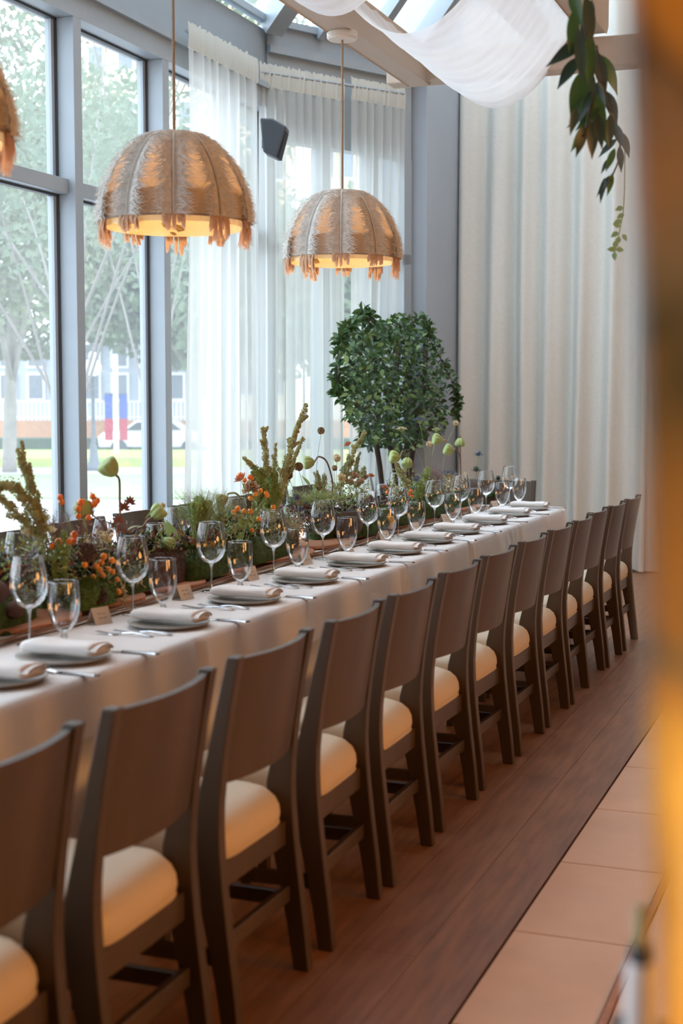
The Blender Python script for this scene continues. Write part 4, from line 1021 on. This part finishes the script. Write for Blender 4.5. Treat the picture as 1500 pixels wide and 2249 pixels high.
for px, py in ((778, 1045), (790, 1058), (768, 1060), (800, 1050)): rose(D, px, py, -2.56, .028, M_roset, (rnd(-.3, .3), -.4, .8))
rose(D, 815, 1045, -2.58, .02, M_rose); 
mist(D, 690, 1110, -2.54, .07, .13, 150); mist(D, 660, 1110, -2.56, .06, .08, 80)
filler(D, 690, 810, 1060, 1110, -2.57, 700, M_stem, .018); filler(D, 680, 790, 1080, 1130, -2.55, 300, M_leafl, .016); filler(D, 700, 830, 1090, 1160, -2.58, 300, M_podb, .03)
for px in range(700, 800, 14): leafp(D, px, 1095, -2.50, RT * .6 + Vector((0, 0, .3)), .05, .012)
rose(D, 845, 1070, -2.54, .02, M_rose); hips(D, [(850, 1082), (857, 1075)], -2.55, .008, M_hip)
# fifth
G = Arr('far arrangement with green pods, dark umbels and a smoky tuft', 7.9)
G.moss(838, 905, -2.52, .10, .08, M_moss, 13); G.moss(905, 985, -2.52, .11, .08, M_moss, 14); G.moss(985, 1040, -2.56, .09, .07, M_moss, 15)
umbel(G, 922, 920, -2.56, .042, [(928, 960), (936, 1010), (938, 1060)]); umbel(G, 882, 940, -2.58, .032, [(900, 970), (925, 1010), (935, 1060)], tips=M_cream); umbel(G, 958, 942, -2.56, .028, [(956, 960), (950, 1000)], M_pod, M_pod)
scab(G, 1001, 929, -2.56, .017, [(985, 965), (976, 1000), (972, 1050)], M_cream); scab(G, 943, 975, -2.56, .018, [(950, 1020)], M_cream)
pod(G, 960, 965, -2.58, .030, (-.45, -.3, .1), [(980, 968), (990, 985)], sm=M_roset); pod(G, 985, 988, -2.54, .030, (-.5, -.3, .25), [(1001, 985), (1010, 1005), (1012, 1050)]); pod(G, 1010, 972, -2.56, .027, (0, -.2, -.9), [(1010, 960), (1011, 1005), (1012, 1050)])
pod(G, 866, 1004, -2.58, .030, (-.5, -.3, .1), [(885, 990), (895, 1010), (900, 1050)]); pod(G, 894, 1016, -2.55, .028, (0, -.4, -.6), [(893, 1000), (905, 1030), (915, 1055)])
amaranth(G, [(895, 1070), (885, 1045), (870, 1018)], -2.53, .014, .010, M_ama, 700, 3); amaranth(G, [(940, 1075), (938, 1050), (940, 1028)], -2.53, .016, .012, M_amah, 500, 0)
for q in ((915, 1100, 925, 1060), (925, 1100, 918, 1065), (940, 1100, 932, 1070)): amaranth(G, [(q[0], q[1]), (q[2], q[3])], -2.52, .018, .012, M_amah, 400, 2, 'astilbe_plume')
thistle(G, 915, 1052, -2.50, .030, [(920, 1100)]); mist(G, 950, 1075, -2.54, .12, .07, 260, M_mist, 'smoke_bush_tuft'); mist(G, 945, 1060, -2.58, .10, .05, 140, M_mist, 'smoke_bush_tuft')
umbel(G, 985, 1038, -2.54, .06, None, M_ama, M_thistle); umbel(G, 995, 1060, -2.52, .05, None, M_ama, M_roset)
c = W(1015, 1110, -2.60); c.z = TZ + .03
G.part(MB().lathe([(0, 0), (.11, 0), (.135, .04), (.14, .10), (.12, .16), (.11, .15), (0, .12)], 28, c, rib=.06, ribn=7), 'clay_bowl', M_bowl)
hips(G, [(902, 1078), (905, 1090), (898, 1085)], -2.5, .009, M_hip, (905, 1110)); hips(G, [(890, 1125), (893, 1135), (904, 1118)], -2.46, .009, M_hipy, name='crab_apple')
rose(G, 985, 1048, -2.55, .035, M_roset)
filler(G, 850, 1000, 1050, 1110, -2.55, 700, M_stem, .018); filler(G, 860, 960, 1030, 1100, -2.56, 300, M_amah, .016); filler(G, 980, 1030, 1040, 1080, -2.55, 250, M_cream, .016)
for A_, q in ((A, (-40, 150, 1230, 1300)), (B, (150, 290, 1205, 1290)), (B, (290, 400, 1180, 1240)), (Cc, (480, 630, 1140, 1210)), (Cc, (400, 500, 1170, 1230)), (D, (640, 840, 1095, 1160)), (G, (845, 1030, 1075, 1130))):
    filler(A_, *q, -2.66, 300, M_podb, .05, 'dried_undergrowth', .03); filler(A_, *q, -2.64, 260, M_leafd, .045, 'leafy_undergrowth', .04); filler(A_, *q, -2.60, 120, M_leafr, .03, 'russet_undergrowth', .06)
# sixth
K = Arr('small sprig of blue sea holly beside the far goblets', 8.9)
K.moss(1075, 1120, -2.60, .03, .06, M_moss, 16)
thistle(K, 1051, 996, -2.56, .032, [(1049, 1020), (1044, 1050), (1034, 1085)]); thistle(K, 1046, 1030, -2.56, .034, None, M_leafd); thistle(K, 1094, 1050, -2.60, .035, None, M_leafd); K.stem([W(1094, 1055, -2.6), W(1092, 1100, -2.6)], .002)

# green bottle at the window side, added candle glass standing in for a yellow reflection
t = thing('glass_bottle', 'bright green glass bottle behind the thistles on the window side', 'bottle', (0, 0, 0)); b0 = onX(636, 1100, -2.82)
t.location = (-2.82, b0.y, TZ + .001)
lathe_obj('bottle_body', [(0, 0), (.034, 0), (.036, .006), (.036, .15), (.030, .18), (.018, .195), (.016, .215)], M_green_glass, t)
lathe_obj('bottle_cap', [(.017, .215), (.017, .228), (0, .228)], M_black, t, 16)
t = thing('reflection_candle', 'added yellow candle in a glass, standing in for a reflection behind the goblets', 'candle', (-2.47, yX(857, -2.47), TZ + .022))
lathe_obj('holder', [(0, .002), (.03, .002), (.033, .008), (.036, .09)], M_glass, t); lathe_obj('candle', [(0, .004), (.024, .004), (.024, .072), (0, .074)], mat('yellow_reflection_wax', (.95, .55, .05), .4, trans=.4), t, 20)

# ------------------------------------------------------------------ potted ficus at the far end
FX, FY = -3.47, 10.3
t = thing('potted_ficus', 'leafy green indoor tree with dark trunks before the pilaster', 'tree', (FX, FY, 0)); inv = Matrix.Translation(-Vector(t.location))
lathe_obj('pot', [(0, 0), (.17, 0), (.21, .36), (.22, .38), (.20, .38), (.19, .33), (0, .33)], M_pot, t)
lathe_obj('soil', [(0, .345), (.19, .34)], mat('soil', (.05, .035, .025), .95, .3, 60), t)
def part_w(mb, nm, m, p, iv, **k): o = mb.build(nm, m, p, **k); o.matrix_parent_inverse = iv; return o
def FP(px, py, X=FX): return onX(px, py, X)
tr = [[(FX - .02, FY, .34), FP(836, 1040, FX - .02), FP(826, 960, FX), FP(830, 850, FX), FP(815, 760, FX)], [(FX + .05, FY, .34), FP(868, 1040, FX), FP(852, 950, FX), FP(866, 840, FX), FP(880, 740, FX)], [(FX + .02, FY + .04, .34), FP(905, 1000, FX), FP(930, 860, FX), FP(935, 720, FX)]]
for q in tr: part_w(MB().tube(smooth_pts(q), .022, 8), 'trunk', M_bark, t, inv, smooth=True)
fc = FP(876, 840)
def ficus_pt():
    while True:
        px = rnd(745, 1008); py = rnd(690, 1005)
        w_ = 1.0
        u = (px - 868) / 118; v = (py - 843) / 150
        lim = .92 + .5 * noise.noise(Vector((px * .02, py * .02, 4)))
        if abs(u) ** 2.2 + abs(v) ** 2.4 < lim: break
    return px, py
lm = {}
for k, m in enumerate((M_leaf, M_leafd, M_leafl)):
    lm[k] = MB().leaf((0, 0, 0), (1, 0, 0), (0, 0, 1), .052, .032, .2, 4).mesh('leaf', m, True)
for i in range(285):
    px, py = ficus_pt(); c = onX(px, py, FX + rnd(.05, .28)); o = bpy.data.objects.new('leaf', lm[random.choices((0, 1, 2), (6, 2, 2))[0]]); C.objects.link(o)
    o.parent = t; o.matrix_parent_inverse = inv; o.location = c; o.rotation_euler = (rnd(-1, 1), rnd(.1, 1.2), rnd(0, 6.28)); s_ = rnd(.8, 1.25); o.scale = (s_, s_, s_)
for m, n_ in ((M_leaf, 2000), (M_leafd, 1100), (M_leafl, 420)):
    mb = MB()
    for _ in range(n_):
        px, py = ficus_pt(); c = onX(px, py, FX + rnd(-.30, .24)); d = rv(); d.z = -abs(d.z) * .5; mb.leaf(c, d, rv() + Vector((0, 0, 1)), .058 * rnd(.7, 1.2), .036, .2, 3)
    o = part_w(mb, 'foliage', m, t, inv); o['kind'] = 'stuff'
for q in ([(800, 740), (760, 720), (742, 780), (738, 850), (752, 880)], [(810, 730), (800, 690), (770, 715), (745, 745)], [(860, 740), (815, 695), (795, 683)], [(930, 720), (990, 830), (1003, 880), (1000, 920)], [(880, 720), (930, 700), (945, 740)], [(780, 850), (750, 850), (745, 800)]):
    P = smooth_pts([FP(a, b_, FX + .1) for a, b_ in q]); part_w(MB().tube(P, .004, 5), 'branch', M_bark, t, inv, smooth=True); mb = MB()
    for p in P:
        for _ in range(6): d = rv(); mb.leaf(p + d * .01, d, rv() + Vector((0, 0, 1)), .066, .038, .2, 3)
    o = part_w(mb, 'branch_leaves', M_leaf, t, inv); o['kind'] = 'stuff'

# ------------------------------------------------------------------ hanging vine upper right
VX = -.80
M_vine = mat('blue_green_vine_leaf', (0.06, 0.10, 0.075), 0.35, 0.4, 6, trans=0.12)
t = thing('hanging_vine', 'dark leafy vine hanging from the beam at the upper right', 'plant', onX(1290, -60, VX)); inv = Matrix.Translation(-Vector(t.location))
part_w(MB().tube(smooth_pts([onX(a, b_, VX) for a, b_ in ((1300, -260), (1292, -40), (1285, 60), (1300, 150), (1302, 210), (1292, 260), (1284, 300))]), .004, 6), 'vine_stem', M_bark, t, inv, smooth=True)
part_w(MB().tube(smooth_pts([onX(a, b_, VX) for a, b_ in ((1310, 100), (1325, 180), (1345, 250), (1362, 330), (1345, 385), (1325, 420))]), .003, 6), 'vine_stem', M_bark, t, inv, smooth=True)
def vleaf(px, py, ang, L_, Wd, m=None, X=VX, nm='leaf'):
    d = RT * sin(radians(ang)) - Vector((0, 0, cos(radians(ang)))); p = onX(px, py, X + rnd(-.03, .03))
    part_w(MB().leaf(p, d, (.25 + rnd(-.5, .5), -.9, .2), L_ * (1.1 if nm == 'leaf' and Wd > .02 else 1), Wd * (.8 if Wd > .02 else 1), rnd(-.1, .3), 9), nm, m or random.choice((M_leafd, M_vine, M_vine, M_leaf)), t, inv, smooth=True)
random.seed(21)
for q in ((1262, 20, -5, .11, .045), (1285, -10, 10, .13, .05), (1300, 0, -10, .12, .05), (1270, 60, 5, .14, .04), (1295, 70, 0, .13, .045), (1255, -30, 15, .1, .045), (1290, 85, -60, .12, .05), (1300, 130, -20, .13, .06), (1285, 150, -15, .14, .065), (1282, 140, 12, .13, .06), (1275, 125, -40, .10, .05), (1308, 110, 15, .13, .05), (1312, 180, 5, .13, .055), (1300, 200, 20, .12, .05),
          (1280, 210, -20, .09, .035), (1288, 225, 8, .085, .035), (1300, 200, -30, .10, .045), (1300, 240, -55, .085, .03), (1312, 215, -10, .09, .04), (1290, 270, -30, .09, .035), (1298, 265, 5, .10, .045), (1280, 275, -5, .08, .04), (1310, 245, 10, .10, .04), (1320, 235, -50, .09, .04), (1265, 235, -10, .07, .03), (1325, 260, 10, .08, .04), (1332, 200, 20, .1, .045), (1340, 250, 0, .09, .04), (1318, 120, 30, .12, .05),
          (1355, 305, -50, .075, .03), (1350, 325, -20, .07, .028), (1360, 320, 5, .08, .03), (1342, 345, -35, .055, .022), (1345, 380, -10, .065, .024), (1340, 385, -35, .07, .022), (1328, 390, -8, .075, .024), (1365, 290, 15, .08, .035), (1350, 270, 20, .08, .035)):
    vleaf(*q)
t = thing('hanging_sprig', 'thin sprig of small round leaves dangling below the vine', 'plant', onX(1365, 440, VX)); inv = Matrix.Translation(-Vector(t.location))
part_w(MB().tube(smooth_pts([onX(a, b_, VX) for a, b_ in ((1372, 300), (1370, 440), (1362, 500), (1355, 530), (1349, 560))]), .0018, 5), 'sprig_stem', M_stem, t, inv)
for i, q in enumerate(((1368, 455, -70), (1370, 470, -60), (1366, 485, -80), (1362, 498, -110), (1358, 510, -60), (1360, 520, -20), (1366, 515, 40), (1352, 548, -90), (1352, 548, 90), (1350, 545, 170), (1350, 553, 0))):
    vleaf(q[0], q[1], q[2], .028, .018, M_leafl)

# ------------------------------------------------------------------ added panel at the right edge, amber reflection smear put into its colour; bottle
def camp(px, py, d): return CAM + ray(px, py) * d
amb = bpy.data.materials.new('painted_amber_reflection'); amb.use_nodes = True; n = amb.node_tree; b = n.nodes['Principled BSDF']; Lk = n.links.new
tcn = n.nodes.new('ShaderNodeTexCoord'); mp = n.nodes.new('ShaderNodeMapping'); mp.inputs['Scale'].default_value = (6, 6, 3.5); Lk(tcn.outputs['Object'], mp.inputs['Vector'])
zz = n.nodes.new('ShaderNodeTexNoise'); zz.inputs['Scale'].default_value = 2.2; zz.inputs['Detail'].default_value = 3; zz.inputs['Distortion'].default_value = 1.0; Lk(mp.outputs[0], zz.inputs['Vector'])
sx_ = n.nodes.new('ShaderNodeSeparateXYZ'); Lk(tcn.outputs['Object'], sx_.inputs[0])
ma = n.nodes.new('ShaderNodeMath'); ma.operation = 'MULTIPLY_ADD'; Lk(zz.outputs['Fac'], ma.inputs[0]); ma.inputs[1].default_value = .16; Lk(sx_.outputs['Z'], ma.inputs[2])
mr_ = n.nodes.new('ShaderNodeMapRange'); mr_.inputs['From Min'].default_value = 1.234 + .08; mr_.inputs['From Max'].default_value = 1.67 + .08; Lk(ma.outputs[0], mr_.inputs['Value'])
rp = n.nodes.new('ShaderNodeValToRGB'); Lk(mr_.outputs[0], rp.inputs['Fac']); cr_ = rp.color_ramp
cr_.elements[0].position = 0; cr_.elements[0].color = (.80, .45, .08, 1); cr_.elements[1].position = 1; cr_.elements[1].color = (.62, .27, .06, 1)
for p_, c_ in ((.12, (.62, .34, .05)), (.24, (.90, .55, .10)), (.31, (.55, .27, .07)), (.36, (.20, .15, .09)), (.44, (.42, .20, .06)), (.53, (.34, .17, .06)), (.60, (.10, .08, .05)), (.68, (.26, .18, .13)), (.80, (.36, .20, .12)), (.88, (.30, .18, .12)), (.92, (.14, .08, .05)), (.95, (.40, .20, .08))):  # height bands paint the blurred reflections into the pane
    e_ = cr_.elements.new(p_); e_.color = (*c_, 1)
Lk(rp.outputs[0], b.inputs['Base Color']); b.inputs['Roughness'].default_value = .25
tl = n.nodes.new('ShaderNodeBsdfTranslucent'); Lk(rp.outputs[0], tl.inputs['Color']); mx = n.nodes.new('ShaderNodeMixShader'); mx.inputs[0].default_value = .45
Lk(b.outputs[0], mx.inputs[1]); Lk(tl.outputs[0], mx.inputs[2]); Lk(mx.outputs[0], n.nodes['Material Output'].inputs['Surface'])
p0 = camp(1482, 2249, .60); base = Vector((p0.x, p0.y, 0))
t = thing('reflection_smear_panel', 'added amber panel with painted reflection tones at the right edge of the view', 'screen', base, math.atan2(RT.y, RT.x))
MB().add([(x_, y_, z_) for y_ in (-.01, .01) for x_, z_ in ((.016, .85), (.5, .85), (.5, 2.1), (-.052, 2.1))], [(0, 1, 2, 3), (7, 6, 5, 4), (0, 4, 5, 1), (1, 5, 6, 2), (2, 6, 7, 3), (3, 7, 4, 0)]).build('smear_pane', amb, t, bevel=.004)
MB().box(-.02, .47, -.06, .06, 0, .85).build('plinth', M_under, t, bevel=.004)
MB().box(-.06, .52, -.02, .02, 2.1, 2.16).build('top_rail', M_under, t, bevel=.003)
al = area('panel_fill_light', (base + RT * .35 + Vector((FW.x, FW.y, 0)) * -.7 + Vector((0, 0, 1.0))), base + RT * .1 + Vector((0, 0, 1.25)), .15, .15, 7.5, (1, .74, .36))  # light added only to brighten the amber panel
# slim bottle on a small shelf beside the added panel
bp = camp(1404, 2249, 1.15); sh = thing('bottle_stand', 'narrow stand below the frame that carries the slim bottle', 'stand', (bp.x, bp.y, 0))
ZSH = bp.z - .02
MB().box(-.03, .06, -.03, .06, ZSH - .02, ZSH).build('stand_top', M_under, sh); MB().box(0, .03, 0, .03, 0, ZSH - .02).build('stand_leg', M_under, sh)
t = thing('slim_bottle', 'slim white bottle with a dark collar and olive neck at the bottom right', 'bottle', (bp.x, bp.y, ZSH + .001))
lathe_obj('bottle_body', [(0, 0), (.0115, 0), (.012, .004), (.012, .066), (.010, .071), (0, .071)], M_white, t)
lathe_obj('collar', [(0.009, .0705), (.009, .085), (0, .085)], M_black, t); lathe_obj('neck', [(.0065, .085), (.0055, .118), (0, .119)], mat('olive_glass', (.42, .38, .16), .3), t)

# ------------------------------------------------------------------ outside
GZ = -.8
struct('ground', MB().box(-160, 60, -60, 160, GZ - .3, GZ).box(-4.8, 5.4, -3.6, 12.8, GZ, -.1), mat('pale_paving', (.50, .47, .46), .9, 0, .5, (1, 3, 1), col2=(.40, .38, .39), coord='Object'))  # striped tree shadows put into the paving tones
def gpt(px, d, z=GZ): r = ray(px, 1000); p = CAM + r * d; return Vector((p.x, p.y, z))
def strip(name, d0, d1, px0, px1, m, z, label, cat):
    q = [gpt(px0, d0), gpt(px1, d0), gpt(px1, d1), gpt(px0, d1)]
    vs = [(p.x, p.y, GZ) for p in q] + [(p.x, p.y, z) for p in q]
    o = MB().add(vs, [(3, 2, 1, 0), (4, 5, 6, 7), (0, 1, 5, 4), (1, 2, 6, 5), (2, 3, 7, 6), (3, 0, 4, 7)]).build(name, m); return o
M_grass = mat('lawn', (.26, .33, .18), .95, 0, 2, col2=(.20, .27, .14)); M_bed = mat('flower_bed_green', (.50, .52, .12), .95, 0, 1.2, col2=(.25, .38, .12))
o = strip('lawn', 32, 42, -900, 1500, M_grass, GZ + .06, '', ''); tag(o, 'strip of green lawn beyond the paving outside', 'lawn', kind='stuff')
o = strip('flower_bed', 47, 55, -900, 1500, M_bed, GZ + .30, '', ''); tag(o, 'yellow green flower bed beyond the street lamp', 'flower bed', kind='stuff')
o = strip('hedge', 63, 65, -900, 1500, mat('dark_hedge', (.06, .11, .06), .95, .3, 1), GZ + .5, '', ''); tag(o, 'low dark hedge at the foot of the brick wall', 'hedge', kind='stuff')
M_brick = mat('orange_brick', (.55, .30, .17), .9, .15, 4)
q = strip('brick_wall', 67, 67.6, -900, 1500, M_brick, .45, '', ''); tag(q, 'long orange brick wall beyond the street outside', 'wall')
t = thing('white_railing', 'white railing on top of the brick wall outside', 'railing', gpt(200, 67.3, .45)); inv = Matrix.Translation(-Vector(t.location)); mb = MB()
a, b_ = gpt(-300, 67.3, 0), gpt(900, 67.3, 0)
for z in (1.35, .6): part_w(MB().bar(a + Vector((0, 0, z)), b_ + Vector((0, 0, z)), .06, .07), 'rail', M_white, t, inv)
for k in range(130): p = a.lerp(b_, k / 129); mb.bar((p.x, p.y, .45), (p.x, p.y, 1.35), .05, .05)
o = part_w(mb, 'balusters', M_white, t, inv); o['kind'] = 'stuff'
# street lamp
p = gpt(206, 45); t = thing('street_lamp', 'dark street lamp with a white globe seen through the second window', 'street lamp', p)
M_iron = mat('dark_iron', (.10, .12, .14), .6)
lathe_obj('base', [(0, 0), (.30, 0), (.28, .15), (.16, .3), (.12, .7), (.08, .9), (.07, 1.0)], M_iron, t, 14); lathe_obj('post', [(.07, 1.0), (.055, 2.9), (.12, 2.95), (.12, 3.0)], M_iron, t, 10)
lathe_obj('globe', [(.10, 3.0), (.26, 3.15), (.28, 3.3), (.18, 3.5), (.10, 3.55), (.14, 3.62), (.10, 3.74), (0, 3.8)], M_white, t, 16)
# banners on a white pole
p = gpt(256, 52); t = thing('banner_pole', 'white pole between two blue and red banners outside', 'pole', p, math.atan2(RT.y, RT.x))
MB().tube([(0, 0, 0), (0, 0, 3.9)], .09, 8).build('pole', M_white, t)
for s_ in (-1, 1):
    x0, x1 = sorted((s_ * .12, s_ * .42))
    MB().box(x0, x1, -.01, .01, 1.55, 2.45).build('banner', mat('blue_banner', (.06, .10, .38), .8), t); MB().box(x0, x1, -.01, .01, .75, 1.55).build('banner', mat('red_banner', (.38, .04, .08), .8), t)
    MB().box(x0, x1, -.02, .02, 2.45, 2.49).build('banner_arm', M_iron, t)
# parked car
p = gpt(345, 57); t = thing('car', 'silver car parked beyond the flower bed outside', 'car', p, math.atan2(RT.y, RT.x))
prof = [(-2.2, .35), (-2.25, .75), (-2.0, .95), (-1.3, 1.0), (-.7, 1.42), (.7, 1.45), (1.3, 1.02), (2.1, .9), (2.25, .6), (2.2, .35)]
def extr(prof, y0, y1): 
    n = len(prof); vs = [(a, y0, z) for a, z in prof] + [(a, y1, z) for a, z in prof]
    return MB().add(vs, [tuple(range(n)), tuple(range(2 * n - 1, n - 1, -1))] + [(i, i + n, (i + 1) % n + n, (i + 1) % n) for i in range(n)])
extr(prof, -.85, .85).build('car_body', mat('silver_paint', (.62, .65, .68), .3, metal=.3), t, bevel=.05)
extr([(-1.15, 1.02), (-.68, 1.34), (.66, 1.37), (1.12, 1.03)], -.87, .87).build('side_window', M_gasket, t)
for x in (-1.4, 1.4):
    for y in (-.8, .8): MB().tube([(x, y - .1, .33), (x, y + .1, .33)], .33, 18).build('wheel', M_gasket, t)
# buildings
def building(label, px0, px1, d, z1, m, rows, cols, z0=0.5, dp=10, wh=1.5):
    a = gpt(px0, d); b_ = gpt(px1, d); dr = (b_ - a); L_ = dr.length; dr.normalize(); rz = math.atan2(dr.y, dr.x)
    t = thing('apartment_building', label, 'building', a, rz, 'buildings across the street')
    MB().box(0, L_, 0, dp, 0, z1 - GZ).build('facade', m, t)
    for r in range(rows):
        for c_ in range(cols):
            x = L_ * (c_ + .5) / cols; z = z0 - GZ + (z1 - z0) * (r + .35) / rows; w_ = min(1.1, L_ / cols * .5)
            f = MB().box(x - w_ / 2 - .1, x + w_ / 2 + .1, -.12, .02, z - .1, z + wh + .1).build('window_frame', M_white, t)
            MB().box(x - w_ / 2, x + w_ / 2, -.15, .0, z, z + wh).build('window_pane', mat('dim_window', (.14, .17, .2), .2), f)
    MB().box(-.2, L_ + .2, -.3, dp, z1 - GZ, z1 - GZ + .4).build('cornice', M_white, t)
M_yb = mat('yellow_render', (.72, .60, .40), .9, .05, .5); M_wb = mat('pale_render', (.66, .68, .70), .9, .05, .5)
building('low pale building with tall windows behind the brick wall', -500, 480, 72, 4.2, mat('grey_render', (.42, .47, .54), .9, .1), 2, 16, .9, wh=1.2)
building('tall yellow apartment building seen through the second window', 190, 640, 95, 36, M_yb, 10, 7)
building('tall pale building above the far lamp, seen through the roof glass', 700, 960, 84, 46, M_yb, 11, 6)
# trees
def tree(label, px, d, h, cr, n, lean=0, m=None, crown_z=.62, tr=.16, ls=.16, sz=1.0):
    p = gpt(px, d); t = thing('street_tree', label, 'tree', p, 0, 'trees outside the windows')
    top = Vector((lean, 0, h * .5)); tip = []
    MB().tube(smooth_pts([(0, 0, 0), (lean * .3, 0, h * .2), top]), [tr * (1 - .035 * i) for i in range(13)], 9).build('trunk', M_barkl, t, smooth=True)
    bb = MB(); cents = []
    for k in range(9):
        a = k * 2.4; e = Vector((cos(a) * cr * rnd(.4, .85), sin(a) * cr * rnd(.4, .85), h * (crown_z + rnd(-.18, .28)))); s0 = Vector((lean * .6, 0, h * rnd(.18, .45)))
        bb.tube(smooth_pts([s0, s0.lerp(e, .5) + Vector((0, 0, .2)), e]), [tr * (.45 if d > 30 else .2) * (1 - .06 * i) for i in range(13)], 5); cents.append(e)
    bb.build('branches', M_barkl, t, smooth=True)
    mb = MB(); V = []; Fc = []
    for _ in range(n):
        c_ = random.choice(cents); q = c_ + rv() * cr * .55 * random.random() ** .45 * sz; q.z = max(q.z, h * .28)
        u = rv() * ls; v = rv() * ls * .7; k = len(V); V += [q - u, q + v, q + u, q - v]; Fc.append((k, k + 1, k + 2, k + 3))
    mb.add(V, Fc); o = mb.build('crown', m or M_tl, t); o['kind'] = 'stuff'
M_tl = mat('pale_tree_leaf', (.20, .26, .17), .7, .35, .6, trans=.35); M_tl2 = mat('olive_tree_leaf', (.22, .25, .16), .7, .3, .6, trans=.35)
random.seed(5)
tree('tree with a forked pale trunk just outside the left window', 20, 44, 13, 4.5, 16000, .3, M_tl2, .55, .24, .12)
tree('leafy tree standing left of the street lamp', -190, 36, 14, 4.5, 12000, 0, M_tl2, .55, .25, .12)
tree('leafy green tree hidden below by the second mullion', 345, 66, 15, 5.5, 16000, 0, M_tl, .55, .2, .16)
tree('leafy green tree behind the first mullion', 150, 61, 17, 6, 16000, 0, M_tl, .55, .2, .16)
tree('tree far behind the thin curtain at the bay', 430, 60, 13, 5, 7000, 0, M_tl, .55, .25, .25)
tree('tree beyond the bay window, behind the middle curtain', 640, 50, 11, 4, 5000, 0, M_tl, .55, .22, .25)
tree('near tree whose branches reach over the upper windows', 148, 15, 8.2, 2.6, 9000, 0, M_tl, .72, .10, .05, .9)
tree('tree near the second window with dark leaves high up', 342, 19, 9.5, 2.2, 7000, 0, M_tl, .72, .10, .055, .9)
